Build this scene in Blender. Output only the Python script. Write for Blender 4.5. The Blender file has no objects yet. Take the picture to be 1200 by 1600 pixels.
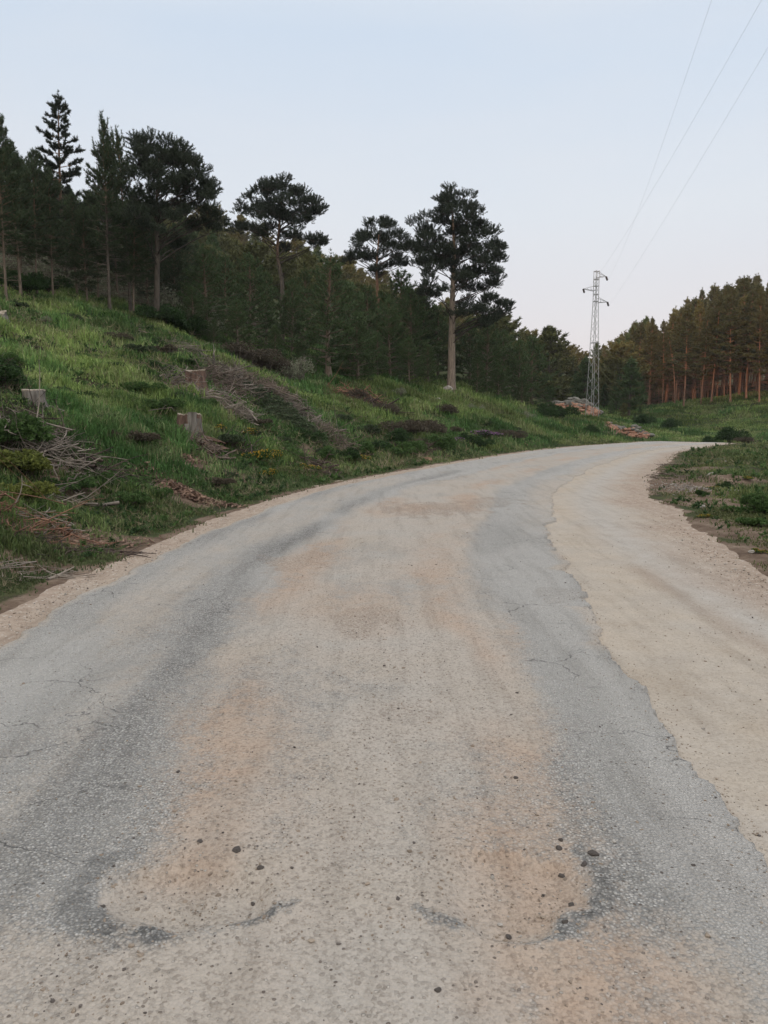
import bpy, math, random
import numpy as np
from mathutils import Vector
rng = np.random.default_rng(7)
random.seed(7)
PI = math.pi
SC = bpy.context.scene
COL = SC.collection

# ------------------------------------------------------------------ camera, sky, sun, exposure
CAM_H, F, PITCH = 1.55, 1210.0, math.atan(145/1210.0)
cd = bpy.data.cameras.new('camera'); cam = bpy.data.objects.new('camera', cd); COL.objects.link(cam)
cam.location = (0, 0, CAM_H); cam.rotation_euler = (PI/2-PITCH, 0, 0)
cd.sensor_fit = 'VERTICAL'; cd.sensor_height = 32; cd.lens = F/1600*32
cd.clip_start = 0.05; cd.clip_end = 3000
SC.camera = cam
SC.view_settings.view_transform = 'Standard'; SC.view_settings.look = 'None'
SC.view_settings.exposure = 0.0; SC.view_settings.gamma = 1
try: SC.view_settings.use_curve_mapping = False
except Exception: pass

SUN_AZ, SUN_EL = math.radians(201), math.radians(8.3)      # azimuth of the sun, clockwise from +Y
w = bpy.data.worlds.new('World'); SC.world = w; w.use_nodes = True
nt = w.node_tree; nt.nodes.clear()
def wn(t, **k):
    n = nt.nodes.new(t)
    for a, b in k.items(): setattr(n, a, b)
    return n
out = wn('ShaderNodeOutputWorld'); bg = wn('ShaderNodeBackground')
sky = wn('ShaderNodeTexSky', sky_type='NISHITA', sun_disc=False, sun_elevation=SUN_EL, sun_rotation=SUN_AZ, air_density=1.0, dust_density=1.5, ozone_density=1.5)
tc = wn('ShaderNodeTexCoord'); sep = wn('ShaderNodeSeparateXYZ'); nt.links.new(tc.outputs['Generated'], sep.inputs[0])
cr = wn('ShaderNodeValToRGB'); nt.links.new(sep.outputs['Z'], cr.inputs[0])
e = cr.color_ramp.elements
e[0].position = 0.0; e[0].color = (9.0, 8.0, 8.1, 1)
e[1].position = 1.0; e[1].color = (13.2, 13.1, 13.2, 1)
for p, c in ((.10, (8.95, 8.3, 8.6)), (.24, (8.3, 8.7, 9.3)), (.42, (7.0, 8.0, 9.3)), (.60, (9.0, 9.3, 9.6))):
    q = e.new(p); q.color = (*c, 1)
nz = wn('ShaderNodeTexNoise'); nz.inputs['Scale'].default_value = 2.2; nz.inputs['Detail'].default_value = 3
mp = wn('ShaderNodeMapping'); mp.inputs['Scale'].default_value = (1, 1, 4); nt.links.new(tc.outputs['Generated'], mp.inputs[0]); nt.links.new(mp.outputs[0], nz.inputs['Vector'])
hz = wn('ShaderNodeMix', data_type='RGBA'); mr = wn('ShaderNodeMapRange')
mr.inputs[1].default_value = .42; mr.inputs[2].default_value = .72; mr.inputs[4].default_value = .35
nt.links.new(nz.outputs[0], mr.inputs[0]); nt.links.new(mr.outputs[0], hz.inputs[0]); nt.links.new(cr.outputs[0], hz.inputs[6]); hz.inputs[7].default_value = (8.9, 8.9, 9.1, 1)
mx = wn('ShaderNodeMix', data_type='RGBA'); mx.inputs[0].default_value = .82
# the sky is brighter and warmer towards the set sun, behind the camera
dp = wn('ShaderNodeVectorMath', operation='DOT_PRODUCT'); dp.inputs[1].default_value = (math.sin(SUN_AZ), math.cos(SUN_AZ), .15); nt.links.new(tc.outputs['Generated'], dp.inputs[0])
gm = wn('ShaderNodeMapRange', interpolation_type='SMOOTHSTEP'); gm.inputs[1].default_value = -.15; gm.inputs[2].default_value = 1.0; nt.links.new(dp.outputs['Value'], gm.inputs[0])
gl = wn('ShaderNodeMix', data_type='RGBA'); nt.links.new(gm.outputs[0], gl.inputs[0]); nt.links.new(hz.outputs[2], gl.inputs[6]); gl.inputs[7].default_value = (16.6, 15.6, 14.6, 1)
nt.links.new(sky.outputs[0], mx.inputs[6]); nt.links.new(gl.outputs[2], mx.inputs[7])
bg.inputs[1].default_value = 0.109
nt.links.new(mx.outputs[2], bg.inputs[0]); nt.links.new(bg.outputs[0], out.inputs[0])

sd = bpy.data.lights.new('sun', 'SUN'); sd.energy = 2.0; sd.angle = math.radians(0.6); sd.color = (1, .50, .26)
sun = bpy.data.objects.new('sun', sd); COL.objects.link(sun)
sv = Vector((math.sin(SUN_AZ)*math.cos(SUN_EL), math.cos(SUN_AZ)*math.cos(SUN_EL), math.sin(SUN_EL)))
sun.rotation_euler = sv.to_track_quat('Z', 'Y').to_euler()

# ------------------------------------------------------------------ helpers
ca, sa = math.cos(PITCH), math.sin(PITCH)
def ray(px, py):
    u = (np.asarray(px, float)-600)/F; v = (800-np.asarray(py, float))/F
    return u, ca+v*sa, v*ca-sa
def P(px, py, d):
    u, y, z = ray(px, py); return np.array([u/y*d, d*np.ones_like(u/y), CAM_H+z/y*d])
def G(px, py, z0=0.0):
    u, y, z = ray(px, py); k = (z0-CAM_H)/z; return np.array([u*k, y*k])
def XD(px, d): return (px-600)/F*d*1.007          # lateral offset at pixel column near the horizon
def zpx(py, d): return float(P(600, py, d)[2])

def ss(a, b, x):
    t = np.clip((x-a)/(b-a), 0, 1); return t*t*(3-2*t)
def hash2(i, j, s):
    n = (i.astype(np.int64)*374761393+j.astype(np.int64)*668265263+s*974711) & 0x7fffffff
    n = ((n ^ (n >> 13))*1274126177) & 0x7fffffff
    return ((n ^ (n >> 16)) & 0xffff)/65535.0
def vnoise(x, y, s=0):
    x = np.asarray(x, float); y = np.asarray(y, float)
    i = np.floor(x); j = np.floor(y); fx = x-i; fy = y-j; fx = fx*fx*(3-2*fx); fy = fy*fy*(3-2*fy)
    a, b, c, d = hash2(i, j, s), hash2(i+1, j, s), hash2(i, j+1, s), hash2(i+1, j+1, s)
    return a+(b-a)*fx+(c-a)*fy+(a-b-c+d)*fx*fy
def fbm(x, y, s=0, o=4):
    r = 0; a = .5; k = 1.0
    for q in range(o):
        r = r+a*vnoise(np.asarray(x)*k+17.3*q, np.asarray(y)*k-9.1*q, s+q); a *= .5; k *= 2.03
    return r/(1-.5**o)

def tag(o, label=None, cat=None, group=None, kind=None):
    if label: o['label'] = label
    if cat: o['category'] = cat
    if group: o['group'] = group
    if kind: o['kind'] = kind
    return o
def empty(name, loc=(0, 0, 0), rz=0, sc=1):
    o = bpy.data.objects.new(name, None); COL.objects.link(o); o.empty_display_size = .2
    o.location = loc; o.rotation_euler = (0, 0, rz); o.scale = (sc, sc, sc) if np.isscalar(sc) else sc
    return o
def mesh_np(name, V, T, mats, smooth=True, midx=None):
    V = np.asarray(V, np.float32).reshape(-1, 3); T = np.asarray(T, np.int32).reshape(-1, 3)
    me = bpy.data.meshes.new(name)
    me.vertices.add(len(V)); me.vertices.foreach_set('co', V.ravel())
    me.loops.add(T.size); me.loops.foreach_set('vertex_index', T.ravel())
    me.polygons.add(len(T)); me.polygons.foreach_set('loop_start', np.arange(0, T.size, 3, dtype=np.int32))
    me.polygons.foreach_set('loop_total', np.full(len(T), 3, np.int32))
    me.polygons.foreach_set('use_smooth', np.full(len(T), smooth, bool))
    if midx is not None: me.polygons.foreach_set('material_index', np.asarray(midx, np.int32))
    for m in (mats if isinstance(mats, (list, tuple)) else [mats]): me.materials.append(m)
    me.update(calc_edges=True); me.validate()
    return me
def link(name, me, parent=None, loc=None):
    o = bpy.data.objects.new(name, me); COL.objects.link(o)
    if parent: o.parent = parent
    if loc is not None: o.location = loc
    return o
def attr(me, name, A):
    A = np.asarray(A, np.float32)
    if A.ndim == 1:
        a = me.attributes.new(name, 'FLOAT', 'POINT'); a.data.foreach_set('value', A)
    else:
        if A.shape[1] == 3: A = np.c_[A, np.ones(len(A), np.float32)]
        a = me.attributes.new(name, 'FLOAT_COLOR', 'POINT'); a.data.foreach_set('color', A.ravel())
def copy_tree(o, parent=None):
    c = o.copy(); COL.objects.link(c)
    if parent: c.parent = parent
    for ch in list(o.children): copy_tree(ch, c)
    return c

class Acc:
    def __init__(s): s.V = []; s.T = []; s.n = 0; s.M = []
    def add(s, V, T, m=0):
        V = np.asarray(V, float).reshape(-1, 3); T = np.asarray(T, int).reshape(-1, 3)
        s.V.append(V); s.T.append(T+s.n); s.n += len(V); s.M.append(np.full(len(T), m))
    def tube(s, pts, rad, n=6, m=0, cap=False):
        pts = np.asarray(pts, float); k = len(pts); rad = np.broadcast_to(np.asarray(rad, float), (k,))
        t = np.gradient(pts, axis=0); t /= np.linalg.norm(t, axis=1)[:, None]+1e-9
        up = np.array([0, 0, 1.]) if abs(t[:, 2]).mean() < .8 else np.array([1., 0, 0])
        a = np.cross(t, up); a /= np.linalg.norm(a, axis=1)[:, None]+1e-9; b = np.cross(t, a)
        th = np.arange(n)*2*PI/n
        R = pts[:, None]+rad[:, None, None]*(np.cos(th)[None, :, None]*a[:, None]+np.sin(th)[None, :, None]*b[:, None])
        i = np.arange(k-1)[:, None]*n; j = np.arange(n)[None]; j2 = (j+1) % n
        q = np.stack([i+j, i+j2, i+n+j2, i+n+j], -1).reshape(-1, 4)
        T = np.r_[q[:, [0, 1, 2]], q[:, [0, 2, 3]]]
        V = R.reshape(-1, 3)
        if cap:
            V = np.r_[V, pts[:1], pts[-1:]]; c0 = len(V)-2; jj = np.arange(n); j3 = (jj+1) % n; o = (k-1)*n
            T = np.r_[T, np.c_[j3, jj, np.full(n, c0)], np.c_[o+jj, o+j3, np.full(n, c0+1)]]
        s.add(V, T, m)
    def tri(s, A, B, C, m=0):
        n = len(A); V = np.stack([A, B, C], 1).reshape(-1, 3); s.add(V, np.arange(3*n).reshape(-1, 3), m)
    def out(s): return np.concatenate(s.V), np.concatenate(s.T), np.concatenate(s.M)
    def mesh(s, name, mats, smooth=True):
        V, T, M = s.out(); return mesh_np(name, V, T, mats, smooth, M)

def nrm(a): return a/(np.linalg.norm(a, axis=-1, keepdims=True)+1e-9)
def tufts(acc, Pt, D, L, Wd, k, spread, r, m=0):
    """k needle blades fanning out of each shoot point"""
    N = len(Pt); D = nrm(D)
    d = nrm(D[:, None]+spread*r.normal(size=(N, k, 3)))
    l = np.asarray(L).reshape(-1, 1, 1)*r.uniform(.65, 1.15, (N, k, 1))
    p = Pt[:, None]+0*d
    sd_ = nrm(np.cross(d, r.normal(size=(N, k, 3))))*np.asarray(Wd).reshape(-1, 1, 1)
    acc.tri((p-sd_).reshape(-1, 3), (p+sd_).reshape(-1, 3), (p+d*l).reshape(-1, 3), m)

# ------------------------------------------------------------------ materials
def mat(name):
    m = bpy.data.materials.new(name); m.use_nodes = True; t = m.node_tree
    return m, t, t.nodes['Principled BSDF']
def node(t, typ, ins=None, **k):
    n = t.nodes.new(typ)
    for a, b in k.items(): setattr(n, a, b)
    for a, b in (ins or {}).items():
        if hasattr(b, 'is_linked') or isinstance(b, bpy.types.NodeSocket): t.links.new(b, n.inputs[a])
        else: n.inputs[a].default_value = b
    return n
def noise(t, vec, scale, detail=4, rough=.55, dist=0):
    return node(t, 'ShaderNodeTexNoise', {'Vector': vec, 'Scale': scale, 'Detail': detail, 'Roughness': rough, 'Distortion': dist}).outputs[0]
def ramp(t, f, stops):
    n = node(t, 'ShaderNodeValToRGB', {0: f}); e = n.color_ramp.elements
    while len(e) < len(stops): e.new(.5)
    for q, (p, c) in zip(e, stops): q.position = p; q.color = (*c, 1) if len(c) == 3 else c
    return n.outputs[0]
def mixc(t, f, a, b, mode='MIX'):
    n = node(t, 'ShaderNodeMix', data_type='RGBA', blend_type=mode)
    for i, v in ((0, f), (6, a), (7, b)):
        if isinstance(v, bpy.types.NodeSocket): t.links.new(v, n.inputs[i])
        else: n.inputs[i].default_value = v if i == 0 else (*v, 1)
    return n.outputs[2]
def mth(t, op, a, b=0.0, c=0.0, clamp=False):
    n = node(t, 'ShaderNodeMath', operation=op, use_clamp=clamp)
    for i, v in ((0, a), (1, b), (2, c)):
        if isinstance(v, bpy.types.NodeSocket): t.links.new(v, n.inputs[i])
        else: n.inputs[i].default_value = v
    return n.outputs[0]
def mrange(t, f, a, b, c=0, d=1):
    return node(t, 'ShaderNodeMapRange', {0: f, 1: a, 2: b, 3: c, 4: d}).outputs[0]
def attn(t, name, out='Fac'): return node(t, 'ShaderNodeAttribute', attribute_name=name).outputs[out]
def bump(t, h, strength, dist, bs):
    b = node(t, 'ShaderNodeBump', {'Height': h, 'Strength': strength, 'Distance': dist}); t.links.new(b.outputs[0], bs.inputs['Normal'])
def objc(t): return node(t, 'ShaderNodeTexCoord').outputs['Object']

def foliage_mat(name, c1, c2, rough=.65, rnd=.35, scale=1.4, spec=.2, trans=0.0):
    m, t, b = mat(name); oc = objc(t)
    n = noise(t, oc, scale, 3)
    oi = node(t, 'ShaderNodeObjectInfo').outputs['Random']
    f = mth(t, 'ADD', mrange(t, n, .3, .7), mth(t, 'MULTIPLY', mth(t, 'SUBTRACT', oi, .5), rnd*2), clamp=True)
    g = noise(t, oc, scale*9, 2)
    c = mixc(t, f, c1, c2); c = mixc(t, mrange(t, g, .35, .7), c, tuple(min(1, v*1.55) for v in c2))
    t.links.new(c, b.inputs['Base Color']); b.inputs['Roughness'].default_value = rough
    b.inputs['Specular IOR Level'].default_value = spec
    if trans:
        tr = node(t, 'ShaderNodeBsdfTranslucent', {'Color': c}); ms = node(t, 'ShaderNodeMixShader', {0: trans, 1: b.outputs[0], 2: tr.outputs[0]})
        t.links.new(ms.outputs[0], t.nodes['Material Output'].inputs[0])
    return m
def bark_mat(name, c1, c2, c3=None, h=(.3, .8), sc=(14, 14, 2.2)):
    m, t, b = mat(name); oc = objc(t)
    mp = node(t, 'ShaderNodeMapping', {'Vector': oc, 'Scale': sc}).outputs[0]
    n = noise(t, mp, 1.0, 6, .65)
    c = mixc(t, mrange(t, n, .35, .68), c1, c2)
    if c3:
        z = node(t, 'ShaderNodeSeparateXYZ', {0: oc}).outputs[2]
        c = mixc(t, mrange(t, z, h[0], h[1]), c, mixc(t, mrange(t, n, .3, .7), tuple(v*.6 for v in c3), c3))
    t.links.new(c, b.inputs['Base Color']); b.inputs['Roughness'].default_value = .92
    bump(t, n, .7, .03, b); return m
def wood_mat(name, c1, c2, scale=6):
    m, t, b = mat(name); oc = objc(t); n = noise(t, oc, scale, 5, .6)
    oi = node(t, 'ShaderNodeObjectInfo').outputs['Random']
    f = mth(t, 'ADD', mrange(t, n, .36, .66), mth(t, 'MULTIPLY', mth(t, 'SUBTRACT', oi, .5), .4), clamp=True)
    t.links.new(mixc(t, f, c1, c2), b.inputs['Base Color']); b.inputs['Roughness'].default_value = .9
    bump(t, n, .4, .02, b); return m

M = {}
M['needle'] = foliage_mat('dark_needles', (.030, .046, .027), (.058, .082, .042), rnd=.25)
M['needle_blue'] = foliage_mat('blackish_needles', (.022, .032, .024), (.042, .055, .036), rnd=.25)
M['needle_green'] = foliage_mat('green_needles', (.042, .070, .032), (.072, .112, .046), rnd=.3)
M['needle_olive'] = foliage_mat('olive_needles', (.062, .076, .030), (.115, .120, .048), rnd=.5, scale=.7)
M['needle_warm'] = foliage_mat('warm_olive_needles', (.034, .054, .027), (.078, .088, .042), rnd=.9, scale=.6)
M['bark'] = bark_mat('pine_bark', (.05, .042, .036), (.15, .125, .10), (.30, .17, .10), (5.5, 9))
M['bark_pale'] = bark_mat('tall_pine_bark', (.13, .10, .08), (.33, .27, .215), (.36, .24, .16), (6.5, 9))
M['bark_young'] = bark_mat('young_pine_bark', (.10, .08, .062), (.27, .21, .16), (.20, .13, .085), (2, 6))
M['bark_red'] = bark_mat('reddish_bark', (.14, .085, .06), (.34, .21, .145), (.34, .19, .12), (2, 8))
M['limb'] = wood_mat('dark_limbs', (.04, .034, .03), (.10, .08, .065))
M['dead'] = wood_mat('dead_twigs', (.11, .085, .07), (.26, .205, .165))
M['dead_red'] = wood_mat('dead_reddish_twigs', (.16, .085, .06), (.33, .18, .115))
M['twig'] = wood_mat('weathered_twigs', (.10, .085, .072), (.33, .285, .24), 3)
M['twig_dark'] = wood_mat('dark_brush', (.035, .026, .022), (.12, .085, .07), 3)
M['leaf'] = foliage_mat('shrub_leaves', (.04, .08, .028), (.08, .14, .045), trans=.25, rnd=.3)
M['leaf_dark'] = foliage_mat('dark_shrub_leaves', (.022, .045, .02), (.045, .085, .03), trans=.15, rnd=.3)
M['leaf_pale'] = foliage_mat('pale_shrub_leaves', (.14, .16, .10), (.26, .28, .20), trans=.2)
M['heather'] = foliage_mat('brown_heather', (.050, .042, .032), (.10, .086, .064), rnd=.3)
M['leaf_yellow'] = foliage_mat('yellowing_leaves', (.075, .105, .03), (.15, .17, .045), trans=.2)
M['flower_y'] = foliage_mat('yellow_petals', (.42, .26, .03), (.52, .34, .045), rnd=.1)
M['flower_p'] = foliage_mat('purple_petals', (.14, .075, .15), (.26, .15, .27), rnd=.1)
M['wire'] = mat('aluminium_cable')[0]; M['wire'].node_tree.nodes['Principled BSDF'].inputs['Base Color'].default_value = (.5, .52, .56, 1)
m_, t_, b_ = mat('galvanised_steel'); n_ = noise(t_, objc(t_), 3.0, 4)
t_.links.new(mixc(t_, n_, (.26, .27, .275), (.46, .47, .47)), b_.inputs['Base Color']); b_.inputs['Roughness'].default_value = .6; b_.inputs['Metallic'].default_value = .3; M['steel'] = m_
m_, t_, b_ = mat('brown_porcelain'); b_.inputs['Base Color'].default_value = (.035, .022, .02, 1); b_.inputs['Roughness'].default_value = .3; M['porcelain'] = m_
def rock_mat(name, c1, c2, sc=4):
    m, t, b = mat(name); oc = objc(t); n = noise(t, oc, sc, 6, .65); v = noise(t, oc, sc*6, 3)
    c = mixc(t, mrange(t, n, .35, .65), c1, c2); c = mixc(t, mrange(t, v, .55, .75, 0, .5), c, tuple(x*.5 for x in c1))
    t.links.new(c, b.inputs['Base Color']); b.inputs['Roughness'].default_value = .95; bump(t, n, .6, .04, b); return m
M['rock'] = rock_mat('pale_limestone', (.26, .24, .215), (.50, .47, .43)); M['rock_grey'] = rock_mat('lichen_rock', (.10, .10, .09), (.26, .25, .22))
M['rock_red'] = rock_mat('red_rock', (.21, .10, .065), (.44, .26, .18))
M['rock_dark'] = rock_mat('dark_stone', (.075, .065, .06), (.19, .165, .15), 20)
M['rock_tan'] = rock_mat('tan_stone', (.24, .19, .15), (.42, .35, .28), 20)
M['chip'] = rock_mat('bark_chips', (.11, .065, .05), (.38, .26, .19), 5)

# ------------------------------------------------------------------ the road's course
lp = np.array([G(*q) for q in ((0, 953), (75, 914), (150, 879), (250, 841), (350, 802), (450, 770), (540, 750), (650, 731), (700, 722), (800, 707), (870, 699), (930, 694.5))])
lp = np.r_[[[-3.3, -25], [-3.25, -14], [-3.2, -6], [-3.15, 0], [-3.1, 3]], lp, [[20, 57], [27.5, 61.5], [37, 64.5], [50, 66], [70, 66], [100, 64]]]
dd = np.r_[0, np.cumsum(np.linalg.norm(np.diff(lp, axis=0), axis=1))]
sq = np.arange(0, dd[-1], .25)
lx = np.interp(sq, dd, lp[:, 0]); ly = np.interp(sq, dd, lp[:, 1])
kk = np.exp(-.5*(np.arange(-24, 25)/9.)**2); kk /= kk.sum()
def smth(a): return np.convolve(np.pad(a, 24, mode='reflect', reflect_type='odd'), kk, 'valid')
lx, ly = smth(lx), smth(ly)
tx, ty = np.gradient(lx), np.gradient(ly); q_ = np.hypot(tx, ty); tx /= q_; ty /= q_
cx, cy = lx+ty*3.1, ly-tx*3.1                          # reference line 3.1 m right of the left grass edge
tx, ty = np.gradient(cx), np.gradient(cy); q_ = np.hypot(tx, ty); tx /= q_; ty /= q_
sc_ = np.r_[0, np.cumsum(np.hypot(np.diff(cx), np.diff(cy)))]
s0_ = np.interp(0, cy[:200], sc_[:200]); sc_ = sc_-s0_    # s = 0 beside the camera
def road_xy(s, t):
    x = np.interp(s, sc_, cx); y = np.interp(s, sc_, cy); a = np.interp(s, sc_, tx); b = np.interp(s, sc_, ty)
    q = np.hypot(a, b); return x+b/q*t, y-a/q*t
def road_st(x, y):
    x = np.ravel(x); y = np.ravel(y); S = np.empty(len(x)); T = np.empty(len(x))
    for i in range(0, len(x), 20000):
        X = x[i:i+20000]; Y = y[i:i+20000]
        D = (X[:, None]-cx[None])**2+(Y[:, None]-cy[None])**2; j = D.argmin(1)
        dx, dy = X-cx[j], Y-cy[j]
        T[i:i+20000] = dx*ty[j]-dy*tx[j]; S[i:i+20000] = sc_[j]+dx*tx[j]+dy*ty[j]
    return S, T
def road_z(s): return -.045*np.clip(s-57, 0, 1e9)*ss(57, 64, s)
def tl(s): return -3.1+.22*(fbm(s*.9, 3.1, 5, 3)-.5)
def tr(s): return np.interp(s, [-20, 0, 8, 13, 20, 31, 45, 60, 200], [3.7, 3.8, 3.9, 4.3, 4.1, 4.2, 3.6, 3.1, 3.1])+.5*(fbm(s*.5, 8.8, 9, 3)-.5)
def ta(s): return np.interp(s, [-20, 0, 3, 7, 13, 30, 60, 200], [1.0, 1.28, 1.42, 1.82, 2.2, 2.2, 2.2, 2.2])+.34*(fbm(s*.8, 1.7, 21, 3)-.5)+.15*(fbm(s*5, 4.4, 33, 4)-.5)+.09*(fbm(s*21, 7.4, 35, 3)-.5)
def tb(s): return -2.62+.3*(fbm(s*.6, 6.6, 41, 3)-.5)+.10*(fbm(s*6, 2.2, 43, 3)-.5)

# ------------------------------------------------------------------ terrain heights: thin-plate spline through spot heights
cp = []
for px, py, d in [
    (0, 868, 8), (0, 790, 9.6), (0, 735, 11), (0, 680, 12.6), (60, 640, 14.3), (0, 560, 19), (0, 495, 25), (0, 462, 30), (0, 440, 40), (0, 400, 70),
    (150, 800, 10.8), (150, 740, 12.8), (150, 640, 17.5), (150, 560, 25), (150, 498, 32), (150, 470, 42),
    (300, 792, 12.6), (300, 752, 14.4), (300, 672, 18.3), (310, 600, 24), (300, 550, 30), (250, 520, 34), (300, 515, 42),
    (450, 748, 18.5), (450, 690, 23), (450, 645, 29), (430, 598, 36), (420, 575, 42), (430, 540, 60),
    (600, 724, 25.5), (600, 672, 32), (600, 625, 42), (600, 606, 47), (600, 585, 62),
    (705, 703, 32), (705, 660, 41), (705, 612, 52), (720, 600, 62), (850, 683, 47), (850, 654, 60), (800, 632, 58), (850, 640, 75),
    (925, 684, 56), (925, 656, 66), (905, 652, 72), (960, 662, 63), (985, 688, 60), (1000, 680, 68),
    (300, 470, 75), (500, 530, 80), (700, 575, 90), (850, 625, 95), (920, 640, 110), (1000, 664, 82), (990, 652, 125),
    (0, 360, 120), (150, 370, 130), (300, 392, 140), (400, 415, 145), (500, 450, 150), (600, 490, 155), (700, 528, 160), (800, 562, 172), (870, 590, 190), (920, 612, 210), (1000, 622, 235),
    (1200, 626, 92), (1100, 633, 100), (1030, 641, 110), (1200, 598, 135), (1060, 615, 180),
    (1100, 668, 84), (1200, 668, 76), (1300, 655, 74), (1400, 620, 92), (1200, 692, 63),
    (1200, 850, 9.6), (1200, 780, 15.2), (1200, 735, 23.5), (1200, 706, 38), (1120, 706, 39), (1110, 690.5, 50), (1200, 688, 53), (1350, 700, 44)]:
    cp.append(P(px, py, d))
cp += [np.array(q, float) for q in [(-5.5, 0, .9), (-5.3, 5, .8), (-9, 0, 3), (-9, -12, 3.2), (-20, -5, 10), (-30, 12, 15), (-45, 5, 24), (-70, -20, 40), (-30, -40, 22), (-110, 30, 58), (-80, 60, 42), (-60, -80, 44),  # these include an unseen ridge behind-left, shaped to shade all but the right wood
    (5, -3, -.05), (8, 3, -.05), (16, 3, -.3), (40, 0, -1.2), (60, 40, -1), (85, 70, 4), (100, 0, -3), (20, -40, -1),
    (-300, 100, 75), (320, 300, 30), (0, 480, 48), (-120, 300, 70), (200, -300, 0), (-200, -300, 60), (420, 0, 5), (0, -12, 0), (0, -40, 0)]]
for s_ in np.arange(-12, 62, 6.):
    for t_o in (-3.3, 0, 3.6):
        x, y = road_xy(s_, t_o); cp.append(np.array([x, y, float(road_z(s_))]))
for s_ in (68, 76, 86, 100): x, y = road_xy(s_, 0); cp.append(np.array([x, y, float(road_z(s_))]))
cp = np.array(cp)
def tps_k(r2): return .5*r2*np.log(r2+1e-9)
def tps_fit(c, lam=.6):
    n = len(c); K = tps_k(((c[:, None, :2]-c[None, :, :2])**2).sum(-1))+lam*np.eye(n)*np.clip(np.hypot(c[:, 0], c[:, 1])/20, .15, 20)[:, None]
    Pm = np.c_[np.ones(n), c[:, :2]]; A = np.zeros((n+3, n+3)); A[:n, :n] = K; A[:n, n:] = Pm; A[n:, :n] = Pm.T
    return np.linalg.solve(A, np.r_[c[:, 2], 0, 0, 0])
TW = tps_fit(cp)
def hraw(x, y):
    x = np.ravel(x); y = np.ravel(y); o = np.empty(len(x))
    for i in range(0, len(x), 20000):
        X = x[i:i+20000]; Y = y[i:i+20000]; r2 = (X[:, None]-cp[None, :, 0])**2+(Y[:, None]-cp[None, :, 1])**2
        o[i:i+20000] = tps_k(r2)@TW[:-3]+TW[-3]+TW[-2]*X+TW[-1]*Y
    return o
def height(x, y, rough=True):
    x = np.ravel(np.asarray(x, float)); y = np.ravel(np.asarray(y, float)); s, t = road_st(x, y)
    u = np.where(t < 0, tl(s)-t, t-tr(s)); k = ss(0, 1.6, u); h = hraw(x, y); r = np.hypot(x, y)
    if rough:
        a = np.clip(u/3, 0, 1)
        h = h+a*((fbm(x*.55, y*.55, 3, 3)-.5)*.50+(fbm(x*1.9, y*1.9, 13, 3)-.5)*.30)
        h = h+np.clip(u/1.0, 0, 1)*(fbm(x*3, y*3, 17, 2)-.5)*.05+ss(60, 140, r)*(fbm(x*.05, y*.05, 23, 3)-.5)*3*np.clip(u/30, 0, 1)
    rz = road_z(s)
    z = rz*(1-k)+h*k
    inside = ss(.10, -.25, u)
    return z-.07*inside
def hz_(x, y): return float(height([x], [y])[0])

# ------------------------------------------------------------------ ground sheet
rr = [1.0]
while rr[-1] < 700: rr.append(rr[-1]+max(.075, .0125*rr[-1]))
rr = np.array(rr)
th = np.radians(np.r_[np.arange(-38, 38, .28), np.arange(38, 322, 2.0)])
RR, TH = np.meshgrid(rr, th, indexing='ij'); gx = RR*np.sin(TH); gy = RR*np.cos(TH)
nr, nth = RR.shape
gz = height(gx, gy)
V = np.c_[gx.ravel(), gy.ravel(), gz]; V = np.r_[V, [[0, 0, -.07]]]
i, j = np.meshgrid(np.arange(nr-1), np.arange(nth), indexing='ij'); j2 = (j+1) % nth
a, b, c, d = i*nth+j, i*nth+j2, (i+1)*nth+j2, (i+1)*nth+j
T = np.r_[np.stack([a, c, b], -1).reshape(-1, 3), np.stack([a, d, c], -1).reshape(-1, 3)]
jj = np.arange(nth); T = np.r_[T, np.c_[jj, (jj+1) % nth, np.full(nth, len(V)-1)]]

# bare-soil places: (px, py, depth, radius m, strength)
BARE = []
def bare_at(px, d, r, k=1.0, ax=1.0): BARE.append((XD(px, d), d, r, k, ax))
def bare(x, y):
    o = np.zeros(len(x))
    for X, Y, r, k, ax in BARE: o = np.maximum(o, k*ss(1.25, .55, np.hypot(x-X, (y-Y)/ax)/r+.7*(fbm(x*1.3, y*1.3, 77, 3)-.5)))
    return o
bare_at(293, 13.6, .55, 1.0); bare_at(300, 15.6, .45, 1, 2); bare_at(60, 9.3, 1.0, .9, .6); bare_at(150, 9.8, .8, .7, .6); bare_at(30, 8.0, .7, .8, .6); bare_at(90, 11.8, 1.0, .6); bare_at(310, 23.3, 1.3, .8)
bare_at(345, 22, 1.4, .6); bare_at(440, 26, 1.2, .6); bare_at(500, 23, 1.0, .6); bare_at(360, 16.5, .6, .7); bare_at(670, 30, 1.2, .7); bare_at(975, 61, 2.2, 1, 1.6); bare_at(890, 70, 3, 1)
bare_at(1078, 17, 1.0, 1, 1.6); bare_at(1095, 14.5, .8, .9, 1.3); bare_at(1130, 20, 1.3, .7, .6); bare_at(1150, 15, .6, .6); bare_at(1090, 19, 1.4, .9, 1.8); bare_at(1150, 11, .9, .8, 1.5); bare_at(1180, 9, .7, .7); bare_at(1160, 22, 1.2, .6, .5); bare_at(1110, 27, 1.6, .5, .6); bare_at(1075, 24, 1.3, .6); bare_at(530, 24, .7, .4)

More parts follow.
